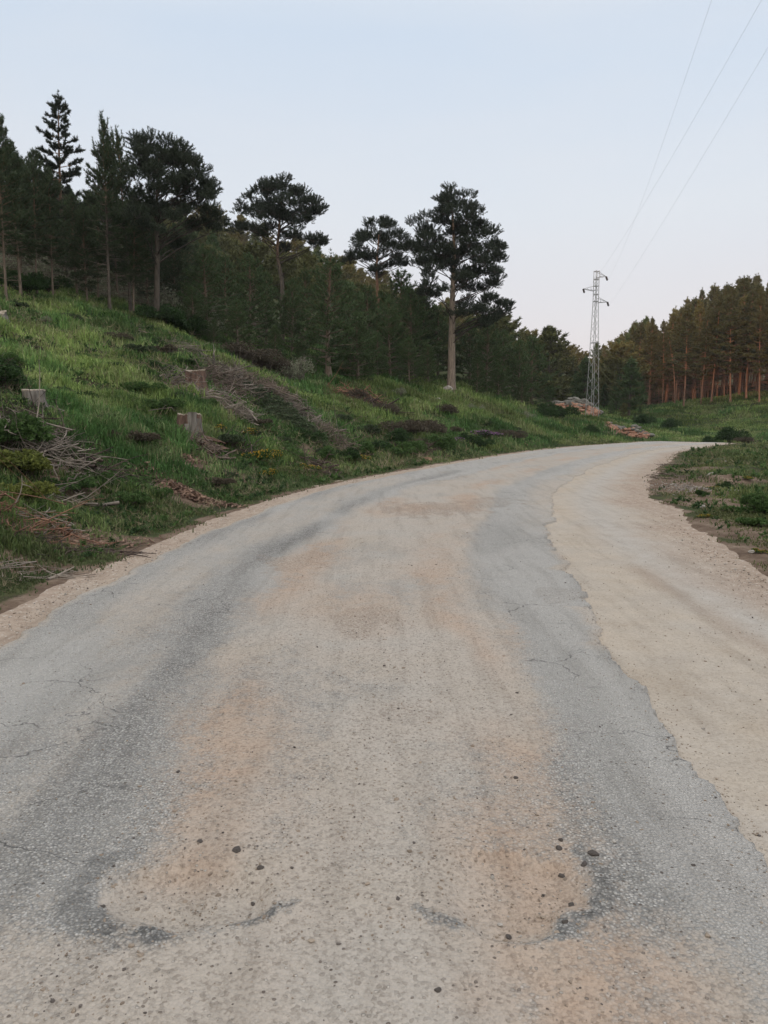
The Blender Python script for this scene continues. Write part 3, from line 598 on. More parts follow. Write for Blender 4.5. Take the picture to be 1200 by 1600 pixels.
# ------------------------------------------------------------------ trees
def curve_pts(p0, az, el, L, n=6, bend=.35, wob=.05, r=None):
    """branch leaving at azimuth az, elevation el, bending upward by bend"""
    t = np.linspace(0, 1, n); e_ = el+bend*t; da = az+wob*np.cumsum(r.normal(size=n))
    st = L/(n-1); d = np.c_[np.cos(e_)*np.cos(da), np.cos(e_)*np.sin(da), np.sin(e_)]
    return p0+np.r_[[[0, 0, 0]], np.cumsum(d[:-1]*st, 0)], d
def whorl_pine(seed, H, r0, hb, prof, el=(0.0, .7), dens=1.0, per=5, gapw=.42, tl_=.20, tw_=.016, k=9, dead=0.0, candle=False, bend=.45, lean=0, droop=0, crown_m='needle', bark_m='bark', dead_m='dead', spread=.55, sidek=1.0):
    r = np.random.default_rng(seed); W = Acc(); C = Acc(); Dd = Acc()
    n = 12; zt = np.linspace(0, H, n); ph = r.uniform(0, 6, 2)
    tp = np.c_[lean*(zt/H)**2*H+.012*H*np.sin(zt*3/H+ph[0]), .012*H*np.sin(zt*2.5/H+ph[1]), zt]; tp[:, :2] -= tp[0, :2]
    trad = r0*(1-zt/H)**.75*(1+.5*np.exp(-zt/.35))+.012
    W.tube(np.r_[[tp[0]-[0, 0, .4]], tp], np.r_[trad[0]*1.1, trad], 10)
    def trunk(z): return np.array([np.interp(z, zt, tp[:, 0]), np.interp(z, zt, tp[:, 1]), z]), np.interp(z, zt, trad)
    z = hb*H; Pt, Dt = [], []
    def shoots(pts, d, L, f0):
        m_ = max(3, int(L/.11*dens)); f = np.linspace(f0, 1, m_)
        q = np.stack([np.interp(f, np.linspace(0, 1, len(pts)), pts[:, c_]) for c_ in range(3)], 1)
        e_ = np.stack([np.interp(f, np.linspace(0, 1, len(pts)), d[:, c_]) for c_ in range(3)], 1)
        Pt.append(q+r.normal(size=q.shape)*.025); Dt.append(nrm(e_)+[0, 0, .25])
    while z < H*.985:
        f = (z/H-hb)/(1-hb); R = np.interp(f, [p_[0] for p_ in prof], [p_[1] for p_ in prof])
        nb = max(3, per+r.integers(-1, 2)); a0 = r.uniform(0, 6)
        for q in range(nb):
            L = R*r.uniform(.6, 1.12)
            if r.random() < .07: L *= .4
            az = a0+q*2*PI/nb+r.normal()*.25; zz = z+r.uniform(-.25, .25)*gapw
            p0, rt = trunk(min(zz, H*.99)); e_ = el[0]+(el[1]-el[0])*f+r.normal()*.1
            pts, d = curve_pts(p0, az, e_-droop*(1-f), L, 6, bend*r.uniform(.6, 1.3), .05, r)
            W.tube(pts, np.linspace(max(.012, min(rt*.45, .014*L+.012)), .007, 6), 4)
            shoots(pts, d, L*.6, .4)
            ns = int(L/.26*sidek)
            for sgn in range(ns):
                ff = r.uniform(.22, .97); i_ = ff*5; a_ = int(i_); pp = pts[a_]+(pts[min(a_+1, 5)]-pts[a_])*(i_-a_)
                sl = (.18+.38*L*(1-ff))*r.uniform(.6, 1.2)
                p2, d2 = curve_pts(pp, az+(1 if sgn % 2 else -1)*r.uniform(.6, 1.15), e_+r.uniform(0, .35), sl, 4, .5, .08, r)
                W.tube(p2, [.007, .006, .005, .003], 3); shoots(p2, d2, sl, .15)
        z += gapw*r.uniform(.75, 1.25)*(1-.45*f)
    pt, _ = trunk(H*.99); lead = np.array([[0, 0, .0], [0, 0, .18], [0, 0, .36]])*(1.6 if candle else 1)
    Pt.append(pt+lead); Dt.append(np.tile([0, 0, 1.], (3, 1)))
    if candle:
        for q in range(20):
            zz = H*(1-.30*(q+.5)/20); p0, _ = trunk(zz); L = (H-zz)*.42+.22; pts, d = curve_pts(p0, r.uniform(0, 6.3), .75, L, 5, .6, .03, r)
            W.tube(pts, np.linspace(.02, .01, 5), 4); shoots(pts, d, L*1.6, .0); tip = pts[-1]+np.array([[0, 0, .08], [0, 0, .2], [0, 0, .32]]); Pt.append(tip); Dt.append(np.tile([0, 0, 1.], (3, 1)))
    Pt = np.concatenate(Pt); Dt = np.concatenate(Dt)
    tufts(C, Pt, Dt, tl_, tw_, k, spread, r)
    if dead:
        z = .12*H
        while z < (hb+.16)*H:
            for q in range(r.integers(3, 7)):
                p0, rt = trunk(z+r.uniform(-.2, .2)); L = dead*r.uniform(.35, 1.1)
                az = r.uniform(0, 6.3); pts, d = curve_pts(p0, az, r.uniform(-.25, .25), L, 5, r.uniform(-.3, .2), .08, r)
                Dd.tube(pts, np.linspace(.016, .005, 5), 3)
                for g in range(int(L*3)):
                    ff = r.uniform(.3, 1)*4; a_ = min(int(ff), 3); pp = pts[a_]+(pts[a_+1]-pts[a_])*(ff-a_)
                    p2, _ = curve_pts(pp, az+r.choice([-1, 1])*r.uniform(.4, 1.1), r.uniform(-.4, .3), .25*L*r.uniform(.5, 1.3), 3, -.2, .1, r); Dd.tube(p2, [.006, .005, .003], 3)
            z += r.uniform(.25, .5)
    return dict(H=H, trunk=W.mesh('trunk', M[bark_m]), crown=C.mesh('crown', M[crown_m], False), dead=Dd.mesh('dead_branches', M[dead_m]) if dead else None)
def clump_pine(seed, d, bx, by, trunk_px, clumps, r0, crown_m='needle_blue', bark_m='bark', extra=.8, tl_=.125, tw_=.013, k=9, dens=1.0, stubs=0):
    """a tall old pine whose limbs each carry a rounded pad of shoots; clump positions are measured in metres off the trunk"""
    r = np.random.default_rng(seed); W = Acc(); C = Acc(); mpp = d/F*1.0
    zb = hz_(XD(bx, d), d); conv = lambda px, py: np.array([float(P(px, py, d)[0])-XD(bx, d), 0, zpx(py, d)-zb])
    tr_ = np.array([conv(*q) for q in trunk_px]); tr_[0, 2] = 0; tr_[:, 1] += np.linspace(0, 1, len(tr_))*r.normal()*.3
    zz = np.linspace(0, tr_[-1, 2], 16); tp = np.c_[np.interp(zz, tr_[:, 2], tr_[:, 0]), np.interp(zz, tr_[:, 2], tr_[:, 1]), zz]; H = zz[-1]
    rad = r0*(1-.85*(zz/H)**1.3)*(1+.35*np.exp(-zz/.5))
    W.tube(np.r_[[tp[0]-[0, 0, .5]], tp], np.r_[rad[0]*1.1, rad], 12)
    X = np.array([[conv(c_[0], c_[1])[0], zpx(c_[1], d)-zb, c_[2]*mpp] for c_ in clumps]); zc = X[:, 1]
    L_ = []
    for x, z, R in X:
        ax = np.interp(z, zz, tp[:, 0]); near = X[np.abs(zc-z) < 1.0]; half = max(.8, np.abs(near[:, 0]-ax).max())
        dep = math.sqrt(max(0, (half*1.0)**2-(x-ax)**2)); yy = r.uniform(-1, 1)*dep*.85; L_.append((x, yy, z, R))
        if r.random() < extra: L_.append((x+r.normal()*.2, -np.sign(yy)*r.uniform(.3, .95)*dep, z+r.normal()*.2, R*r.uniform(.7, 1)))
    Lm = Acc(); L2_ = []
    for x, y, z, R in L_:
        for g in range(3): o_ = r.normal(size=3)*R*[.55, .55, .5]; L2_.append((x+o_[0], y+o_[1], z+o_[2], R*r.uniform(.70, 1.0)))
    L1_, L_ = L_, L2_
    for x, y, z, R in L1_:
        c0 = np.array([x, y, z]); zs = np.clip(z-.35*math.hypot(x, y)-.3, .2*H, H*.97)
        p0 = np.array([np.interp(zs, zz, tp[:, 0]), np.interp(zs, zz, tp[:, 1]), zs]); mid_ = (p0+c0)/2+[0, 0, .05*np.linalg.norm(c0-p0)]+r.normal(size=3)*.07*np.linalg.norm(c0-p0)
        tt = np.linspace(0, 1, 7)[:, None]; pts = (1-tt)**2*p0+2*tt*(1-tt)*mid_+tt**2*c0; ll = np.linalg.norm(c0-p0)
        Lm.tube(pts, np.linspace(min(.07, .012+.011*ll), .010, 7), 4)
    for x, y, z, R in L_:
        c0 = np.array([x, y, z])
        n = int(44*(R/.55)**1.8*dens)+8
        q = nrm(r.normal(size=(n, 3))); q[:, 2] = np.where(q[:, 2] < -.15, -q[:, 2]*.6, q[:, 2])
        rad_ = R*r.uniform(.35, 1.0, (n, 1))**.6; pp = c0+q*rad_*np.array([1.15, 1.15, .85])
        for j_ in range(0, n, 6): Lm.tube(np.array([c0-[0, 0, R*.25], (c0+pp[j_])/2, pp[j_]]), [.014, .010, .006], 3)
        # each shoot is a short string of needle tufts
        d_ = nrm(q+[0, 0, .6])
        d_ = nrm(d_+r.normal(size=d_.shape)*.25)
        for o_ in (0, .07, .14, .21, .28): tufts(C, pp+d_*o_, d_, tl_, tw_, k, .6, r)
    for g in range(stubs):
        z = r.uniform(.25, .7)*H; p0 = np.array([np.interp(z, zz, tp[:, 0]), 0, z]); pts, _ = curve_pts(p0, r.uniform(0, 6.3), r.uniform(-.2, .3), r.uniform(.4, 1.3), 5, -.2, .12, r); Lm.tube(pts, np.linspace(.03, .008, 5), 4)
    return dict(H=H, trunk=W.mesh('trunk', M[bark_m]), crown=C.mesh('crown', M[crown_m], False), dead=None, limbs=Lm.mesh('limbs', M['limb']), loc=(XD(bx, d), d, zb))
PROTO_N = {}
def put_tree(pr, x, y, H=None, rz=None, label='', group=None, name='pine_tree', z=None, tilt=0.0, cat='tree', wide=1.0):
    s = 1 if H is None else H/pr['H']; zz = hz_(x, y) if z is None else z
    o = empty(name, (x, y, zz-.05), random.uniform(0, 6.28) if rz is None else rz, (s*wide, s*wide, s))
    if tilt: o.rotation_euler = (random.gauss(0, tilt), random.gauss(0, tilt), o.rotation_euler[2])
    link('trunk', pr['trunk'], o); link('crown', pr['crown'], o)
    if pr['dead']: link('dead_branches', pr['dead'], o)
    if pr.get('limbs'): link('limbs', pr['limbs'], o)
    tag(o, label, cat, group); return o
def put_px(pr, px, d, top, label, group=None, rz=None, wide=1.0, **k):
    x, y = float(P(px, top+.3*max(0, 600-top), d)[0]), d; z = hz_(x, y); return put_tree(pr, x, y, max(1.0, zpx(top, d)-z), rz, label, group, z=z, wide=wide, **k)

cone = [(0, .55), (.12, 1), (.5, .78), (.85, .34), (1, .08)]
def pf(k, p=cone): return [(a, b*k) for a, b in p]
A1 = whorl_pine(1, 8.5, .09, .20, pf(2.1), el=(-.05, .85), dens=1.3, sidek=1.5, dead=1.2, crown_m='needle', bark_m='bark_young')
A2 = whorl_pine(2, 9.5, .085, .30, pf(2.0, [(0, .6), (.2, 1), (.6, .85), (.9, .42), (1, .08)]), el=(-.1, .8), dens=1.3, sidek=1.5, dead=1.5, crown_m='needle', bark_m='bark_young')
A3 = whorl_pine(3, 7.0, .12, .10, pf(2.2), el=(-.05, .7), crown_m='needle_green', bark_m='bark_young', dens=1.1)
A4 = whorl_pine(4, 6.0, .10, .06, pf(2.1, [(0, .8), (.15, 1), (.5, .8), (.85, .4), (1, .1)]), el=(0, .8), crown_m='needle_green', bark_m='bark_young', dens=1.15)
CAND = whorl_pine(5, 10.5, .085, .34, pf(1.75, [(0, .7), (.25, 1), (.5, .8), (.68, .45), (.85, .18), (1, .04)]), el=(.1, .95), candle=True, dead=1.4, gapw=.45, dens=1.5, sidek=1.4, crown_m='needle')
OPEN = whorl_pine(6, 14, .15, .36, pf(2.15, [(0, .9), (.25, 1), (.5, .85), (.8, .5), (1, .08)]), el=(-.12, .35), per=5, gapw=.66, dens=2.0, bend=.35, sidek=1.0, crown_m='needle_blue', dead=1.6, tl_=.24, tw_=.026, k=11)
B1 = whorl_pine(7, 15, .10, .34, pf(2.3, [(0, .5), (.2, 1), (.5, .8), (.8, .42), (1, .05)]), el=(-.25, .6), dead=2.3, crown_m='needle_warm', bark_m='bark_red', dead_m='dead_red', gapw=.5, dens=1.0, sidek=1.3, tl_=.28, tw_=.036, k=8)
B2 = whorl_pine(8, 14, .09, .27, pf(2.1, [(0, .45), (.25, 1), (.6, .72), (.85, .34), (1, .05)]), el=(-.2, .7), dead=1.9, crown_m='needle_warm', bark_m='bark_red', dead_m='dead_red', gapw=.5, dens=1.0, sidek=1.3, tl_=.28, tw_=.036, k=8)
B3 = whorl_pine(9, 12, .14, .25, pf(2.0), el=(-.2, .6), dead=1.7, crown_m='needle_olive', bark_m='bark_red', dead_m='dead_red', gapw=.5, dens=.75, tl_=.28, tw_=.033, k=8)
F1 = whorl_pine(10, 7, .12, .08, pf(2.1, [(0, .8), (.3, 1), (.6, .8), (.85, .5), (1, .15)]), el=(.1, .8), crown_m='needle_olive', dens=.5, tl_=.34, tw_=.05, k=7, gapw=.5)
F2 = whorl_pine(11, 8, .12, .15, pf(1.8), el=(0, .8), crown_m='needle_green', dens=.5, tl_=.34, tw_=.05, k=7, gapw=.5)
F3 = whorl_pine(12, 7, .14, .3, pf(2.6, [(0, .6), (.3, 1), (.65, .95), (.9, .6), (1, .25)]), el=(.2, .7), crown_m='needle_olive', dens=.5, tl_=.34, tw_=.05, k=7, gapw=.55)

# --- the tall lone trees, left to right
G4 = 'old pines with spreading crowns on the left hillside'
pr = clump_pine(31, 37, 245, 518, [(245, 518), (246, 400), (245, 320), (250, 240)],
    [(225, 234, 10), (245, 232, 12), (265, 234, 11), (283, 244, 11), (296, 257, 11), (306, 272, 11), (316, 290, 12), (326, 302, 10), (331, 320, 9), (341, 339, 6), (322, 336, 9), (240, 252, 14), (262, 258, 14), (280, 270, 12), (300, 300, 9), (225, 262, 12), (250, 280, 14), (275, 292, 12), (236, 305, 14), (265, 315, 14), (292, 320, 10), (305, 340, 9), (225, 335, 14), (255, 340, 14), (282, 345, 9), (240, 365, 14), (265, 372, 11)],
    .15, 'needle_blue', dens=.9, stubs=6)
put_tree(pr, *pr['loc'][:2], z=pr['loc'][2], rz=0, label='pine with a domed, right-arching crown at the end of the left stand', group=G4)
pr = clump_pine(32, 56, 440, 560, [(440, 540), (441, 440), (432, 395), (440, 300)],
    [(433, 291, 10), (450, 293, 10), (415, 299, 7), (465, 301, 10), (398, 316, 9), (420, 311, 13), (445, 313, 15), (475, 311, 10), (488, 314, 7), (383, 331, 8), (405, 333, 12), (430, 331, 14), (455, 336, 14), (480, 332, 11), (498, 331, 6), (395, 346, 8), (420, 350, 11), (450, 353, 12), (480, 353, 10), (410, 366, 7), (437, 374, 8), (465, 375, 10), (490, 376, 10), (505, 379, 5), (372, 355, 7), (384, 362, 6)],
    .20, 'needle_blue', dens=1.0, stubs=4, extra=.6)
put_tree(pr, *pr['loc'][:2], z=pr['loc'][2], rz=0, label='broad open crowned pine rising alone above the young pines, left of centre', group=G4)
pr = clump_pine(33, 58, 590, 560, [(590, 560), (591, 470), (588, 420), (592, 365)],
    [(575, 351, 8), (600, 353, 8), (570, 366, 11), (593, 370, 14), (613, 368, 11), (629, 376, 9), (645, 381, 7), (556, 389, 8), (580, 391, 12), (605, 394, 13), (624, 394, 8), (546, 402, 7), (564, 407, 8), (595, 411, 10), (619, 410, 8), (631, 413, 5), (585, 428, 8)],
    .19, 'needle_blue', bark_m='bark_red', dens=1.0, stubs=5, extra=.6)
put_tree(pr, *pr['loc'][:2], z=pr['loc'][2], rz=0, label='smaller umbrella crowned pine just left of the tallest pine', group=G4)
pr = clump_pine(34, 52, 705, 610, [(705, 610), (706, 530), (707, 460), (710, 390), (706, 318)],
    [(698, 308, 8), (703, 318, 10), (726, 318, 9), (706, 330, 13), (738, 334, 11), (688, 338, 12), (722, 345, 16), (748, 350, 9), (655, 356, 11), (668, 371, 15), (700, 365, 18), (735, 375, 16), (762, 378, 15), (779, 385, 7), (775, 410, 11), (658, 388, 13), (690, 394, 17), (720, 400, 17), (750, 407, 15), (665, 411, 12), (700, 420, 15), (735, 427, 17), (765, 424, 12), (770, 443, 9), (668, 434, 10), (718, 446, 12), (750, 450, 9), (665, 456, 10), (683, 466, 8), (757, 470, 8), (733, 476, 12), (792, 477, 6), (780, 486, 8), (720, 482, 9), (745, 492, 12), (765, 492, 10), (770, 505, 5), (750, 504, 8)],
    .27, 'needle_blue', bark_m='bark_pale', dens=1.05, stubs=5)
put_tree(pr, *pr['loc'][:2], z=pr['loc'][2], rz=0, label='tallest pine near the centre, with a straight bare pale trunk and layered dark crown', group=G4)
GL = 'pines in the stand on the left hilltop'
put_px(OPEN, 97, 43, 150, 'tall pine with widely spaced level branches rising above the left stand', GL, rz=.4)
put_px(CAND, 164, 35, 184, 'slim pine with upright candle shoots, right of the tall level-branched pine', GL, rz=1)
put_px(CAND, 198, 39, 211, 'shorter pine with one candle leader beside the domed crowned pine', GL, rz=2.6)
put_px(A2, 1, 29, 188, 'tallest dark pine at the left frame edge, only its right half in view', GL, rz=1.3, wide=.75)
put_px(A2, 26, 31, 228, 'dark pine just inside the left frame edge', GL, rz=.3)
put_px(A2, 52, 33, 238, 'dark pine left of the tall level-branched pine', GL, rz=2, wide=.8)
put_px(A2, 78, 34, 262, 'slender pine with a thin brown trunk below the tall level-branched pine', GL, rz=4, wide=.8)
left_rest = [(28, 38, 250, A2), (118, 39, 300, A1), (134, 36, 320, A1), (150, 42, 290, A2), (205, 37, 310, A2), (182, 44, 290, A2), (228, 42, 320, A1), (10, 45, 240, A2), (-25, 35, 230, A2), (-50, 32, 200, A2), (62, 50, 270, A1), (110, 52, 290, A1), (210, 50, 300, A2), (245, 48, 330, A1), (270, 44, 350, A1), (140, 56, 300, A2), (180, 58, 300, A1), (285, 52, 350, A1), (30, 58, 250, A2), (90, 62, 280, A2), (-15, 60, 240, A1), (-70, 45, 220, A2), (300, 60, 345, A2), (240, 62, 320, A2)]
rq = np.random.default_rng(5)
for q in range(34): px = rq.uniform(-40, 330); d = rq.uniform(46, 74); left_rest.append((px, d, np.interp(px, [-60, 60, 230, 330], [270, 300, 350, 400])+rq.uniform(-25, 45), [A1, A4][q % 2]))
for k, (px, d, top, pr) in enumerate(left_rest):
    put_px(pr, px, d, top, 'dark pine packed among others in the shady stand on the left hilltop', GL, tilt=.02)
GY = 'young pines along the foot of the wooded slope'
ys = [(322, 41, 388, A3, 'young green pine right beside the domed crowned pine'), (352, 44, 398, A3, None), (388, 46, 402, A4, None), (415, 50, 425, A3, None), (372, 40, 470, A4, None), (335, 39, 500, A4, None), (300, 39, 450, A4, None),
      (512, 45, 398, A3, 'full young pine with a visible orange trunk foot below the wooded slope'), (455, 50, 440, A4, None), (475, 56, 420, A3, None), (545, 50, 445, A4, None), (560, 47, 490, A4, None), (575, 56, 450, A4, None), (610, 52, 470, A4, None), (628, 58, 428, A4, None), (645, 54, 455, A4, None), (660, 60, 440, A1, None),
      (685, 60, 480, A4, None), (735, 60, 500, A4, None), (760, 58, 505, A4, None), (785, 62, 520, A4, None), (810, 61, 535, A4, None), (832, 65, 528, A4, 'last dark pine where the near row ends left of the pylon'), (590, 49, 520, A4, None), (640, 50, 530, A4, None), (670, 52, 540, A4, None), (745, 55, 560, A4, None), (780, 57, 570, A4, None), (815, 60, 590, A4, None), (430, 45, 510, A4, None), (470, 46, 530, A4, None)]
ORD0 = ['first', 'second', 'third', 'fourth', 'fifth', 'sixth', 'seventh', 'eighth', 'ninth', 'tenth']
LMK = [(245, 'the domed crowned pine'), (440, 'the broad open crowned pine'), (512, 'the young pine with the orange foot'), (590, 'the umbrella crowned pine'), (705, 'the tallest pine')]
cntr = {}; yl = {}
for q in sorted(ys):
    if q[4]: continue
    nm = [n_ for p_, n_ in LMK if p_ <= q[0]][-1]; row = 'tall' if q[2] < 475 else 'low'; cntr[(nm, row)] = cntr.get((nm, row), 0)+1
    yl[q[:3]] = ORD0[cntr[(nm, row)]-1]+' '+('taller' if row == 'tall' else 'lower')+' young pine to the right of '+nm
for px, d, top, pr, lb in ys:
    lb = lb or yl[(px, d, top)]
    put_px(pr, px, d, top, lb or 'bushy young pine in the dark row along the foot of the wooded slope', GY, wide=random.uniform(1.05, 1.3))
# far wooded slope
GF = 'trees covering the far wooded slope'
r = np.random.default_rng(77); cnt = 0; pts = []
while cnt < 150:
    px = r.uniform(250, 1010); d = r.uniform(68, 215) if r.random() < .6 else r.uniform(120, 190)
    if px > 830 and d < 88: continue
    x, y = XD(px, d), d
    if any((x-a)**2+(y-b)**2 < (2.2+d*.012)**2 for a, b in pts): continue
    pts.append((x, y)); cnt += 1
    pr = [F1, F2, F3, F1][r.integers(0, 4)]; H = r.uniform(5, 8)*(1 if d < 150 else 1.05)
    put_tree(pr, x, y, H, name='slope_tree', label='small olive green tree on the far wooded slope behind the pines', group=GF, wide=r.uniform(1.1, 1.5))
# right wood
GR = 'tall pines of the wood on the right'
edge = [(1215, 88, 428), (1192, 92, 432), (1168, 92, 445), (1146, 94, 436), (1122, 95, 446), (1100, 98, 462), (1078, 99, 468), (1058, 102, 486), (1040, 104, 492), (1022, 108, 498), (1005, 112, 508), (990, 118, 520), (1235, 86, 420), (1260, 84, 410), (1290, 82, 400), (1320, 84, 400)]
ORD = ['first', 'second', 'third', 'fourth', 'fifth', 'sixth', 'seventh', 'eighth', 'ninth', 'tenth', 'eleventh', 'twelfth', 'thirteenth', 'fourteenth']
for k, (px, d, top) in enumerate(edge):
    lb = None
    put_px([B1, B2][k % 2], px+r.uniform(-5, 5), d+r.uniform(-3, 4), top+r.uniform(-14, 26), lb or ORD[k-1]+' tall pine from the right frame edge in the front row of the right wood' if 0 < k < 12 else 'tall pine of the right wood outside the picture', GR, rz=r.uniform(0, 6), wide=r.uniform(.75, 1.2), tilt=.02)
lean = whorl_pine(40, 14, .13, .6, pf(1.3), dead=1.2, lean=-.16, crown_m='needle_warm', bark_m='bark_red', dead_m='dead_red', gapw=.6, dens=.7, tl_=.26, tw_=.03, k=7)
put_px(lean, 1058, 101, 520, 'leaning thin pine trunk at the front of the right wood', GR, rz=0)
cnt = 0; pts = [(XD(a, b), b) for a, b, c_ in edge]
while cnt < 150:
    px = r.uniform(935, 1330); k = r.random(); d0 = np.interp(px, [935, 1000, 1100, 1200, 1330], [150, 118, 101, 93, 86]); d = d0+k**1.4*60+1.5
    x, y = XD(px, d), d
    if any((x-a)**2+(y-b)**2 < 1.7**2 for a, b in pts): continue
    pts.append((x, y)); cnt += 1; top = np.interp(px, [935, 960, 1000, 1050, 1100, 1150, 1200, 1330], [560, 535, 512, 492, 462, 447, 436, 410])+r.uniform(-14, 26)
    put_px([B1, B2, B3, B2][r.integers(0, 4)] if px > 1010 else [B3, F2, B3][r.integers(0, 3)], px, d, top, 'crowded pine inside the dense wood on the right', GR, rz=r.uniform(0, 6), wide=r.uniform(.8, 1.35), tilt=.025)
for px, d, top, pr in ((945, 100, 600, F2), (965, 96, 590, F2), (985, 98, 585, F1), (1005, 104, 600, F2), (935, 108, 580, F1), (955, 88, 625, F2), (975, 86, 630, F1), (900, 96, 585, F2), (880, 92, 590, F1), (860, 86, 590, F2), (1000, 92, 640, F2), (920, 92, 610, F1), (992, 86, 648, F2)):
    put_px(pr, px, d, top, 'low bushy tree in the hollow behind the power pylon', 'low trees in the hollow behind the pylon', wide=1.25)
# ------------------------------------------------------------------ shrubs
def bush(seed, R, H, leaf=.05, n=1500, lm='leaf', sm='twig_dark', stems=16, flowers=None, fm='flower_y', spike=.5, leafw=.4, nf=300, fs=1.0):
    r = np.random.default_rng(seed); W = Acc(); C = Acc(); Fl = Acc(); tips = []
    lob = r.normal(size=(7, 2))*R*.45; lh = r.uniform(.55, 1, 7)*H
    for k in range(stems):
        j = r.integers(0, 7); a = np.array([*(r.normal(size=2)*R*.15), -.05]); bq = np.array([lob[j, 0]+r.normal()*R*.25, lob[j, 1]+r.normal()*R*.25, lh[j]*r.uniform(.7, 1.05)])
        mid_ = (a+bq)/2+[0, 0, .1*H]+r.normal(size=3)*.06*H; tt = np.linspace(0, 1, 5)[:, None]; pts = (1-tt)**2*a+2*tt*(1-tt)*mid_+tt**2*bq
        W.tube(pts, np.linspace(.012, .004, 5)*max(.6, H), 4)
        for g in range(4):
            q = pts[r.integers(2, 5)]; e_ = q+r.normal(size=3)*[R*.22, R*.22, H*.15]; W.tube(np.array([q, (q+e_)/2+r.normal(size=3)*.03, e_]), [.005, .004, .002], 3); tips.append(e_)
    if n:
        j = r.integers(0, 7, n); q = nrm(r.normal(size=(n, 3))); q[:, 2] = np.abs(q[:, 2]); rad = r.uniform(.3, 1, (n, 1))**.5
        c = np.c_[lob[j], lh[j]*.45]+q*rad*np.c_[np.full(n, R*.55), np.full(n, R*.55), lh[j]*.6]; c[:, 2] = np.maximum(c[:, 2], .02)
        tufts(C, c, q+[0, 0, .3], leaf, leaf*leafw, 4, .8, r)
        if flowers:
            sel = r.choice(n, min(n, nf), replace=False); sel = sel[rad[sel, 0] > .6]; tufts(Fl, c[sel]+q[sel]*leaf*.8+[0, 0, leaf*.3], q[sel]+[0, 0, .5], .035*fs, .02*fs, 5, 1.2, r)
    return dict(H=H, stems=W.mesh('stems', M[sm]), foliage=C.mesh('foliage', M[lm], False) if n else None, flowers=Fl.mesh('flowers', M[fm], False) if flowers else None)
def put_bush(b, px, d, label, group=None, s=1.0, name='shrub', rz=None, cat='shrub', xy=None, sz=None):
    x, y = (XD(px, d), d) if xy is None else xy; o = empty(name, (x, y, hz_(x, y)), random.uniform(0, 6) if rz is None else rz, (s, s, sz or s))
    link('stems', b['stems'], o)
    if b['foliage']: link('foliage', b['foliage'], o)
    if b['flowers']: link('flowers', b['flowers'], o)
    tag(o, label, cat, group); return o
SG = bush(51, .6, .7, .07, 1500, 'leaf'); SDk = bush(52, .7, .8, .07, 1700, 'leaf_dark'); SH = bush(53, .8, .55, .045, 2200, 'heather', stems=40)
SP = bush(54, .7, .9, .05, 500, 'leaf_pale', 'twig', stems=40); BR = bush(55, .5, .5, .06, 1300, 'leaf', flowers=True, nf=260); PU = bush(56, .8, .45, .06, 1200, 'leaf_dark', flowers=True, fm='flower_p', nf=450, fs=1.7)
LW = bush(57, .45, .38, .05, 1300, 'leaf_yellow'); THIS = bush(58, .3, .5, .12, 220, 'leaf', leafw=.3); LG = bush(59, .5, .4, .11, 420, 'leaf', leafw=.45)
GB = 'yellow flowering shrubs on the bank'
for px, d, s, lb in ((338, 19.5, .55, 'small yellow flowered shrub right of the split grey stump'), (405, 18.5, .75, 'largest yellow flowered shrub on the bank above the road'), (425, 19.5, .6, 'yellow flowered shrub, upper right of the largest one'), (385, 20.5, .6, 'yellow flowered shrub upper left of the largest one'), (483, 20, .5, 'low yellow flowered shrub farther along the bank'), (558, 24, .6, 'yellow flowered shrub near the road edge below the brush'), (418, 17.6, .45, 'small yellow flowered shrub at the bank foot')):
    put_bush(BR, px, d, lb, GB, s*.8, 'flowering_shrub')
for px, d, s, sz, lb in ((835, 11.5, .001, .001, None),):
    pass
put_bush(PU, 748, 40, 'purple flowering heath clump on the left slope', None, 1.0, 'flowering_shrub', sz=.7); put_bush(PU, 708, 36, 'dull purple heath clump left of the brighter purple one', None, .9, 'flowering_shrub', sz=.7)
GD = 'dark scrub on the left slope'
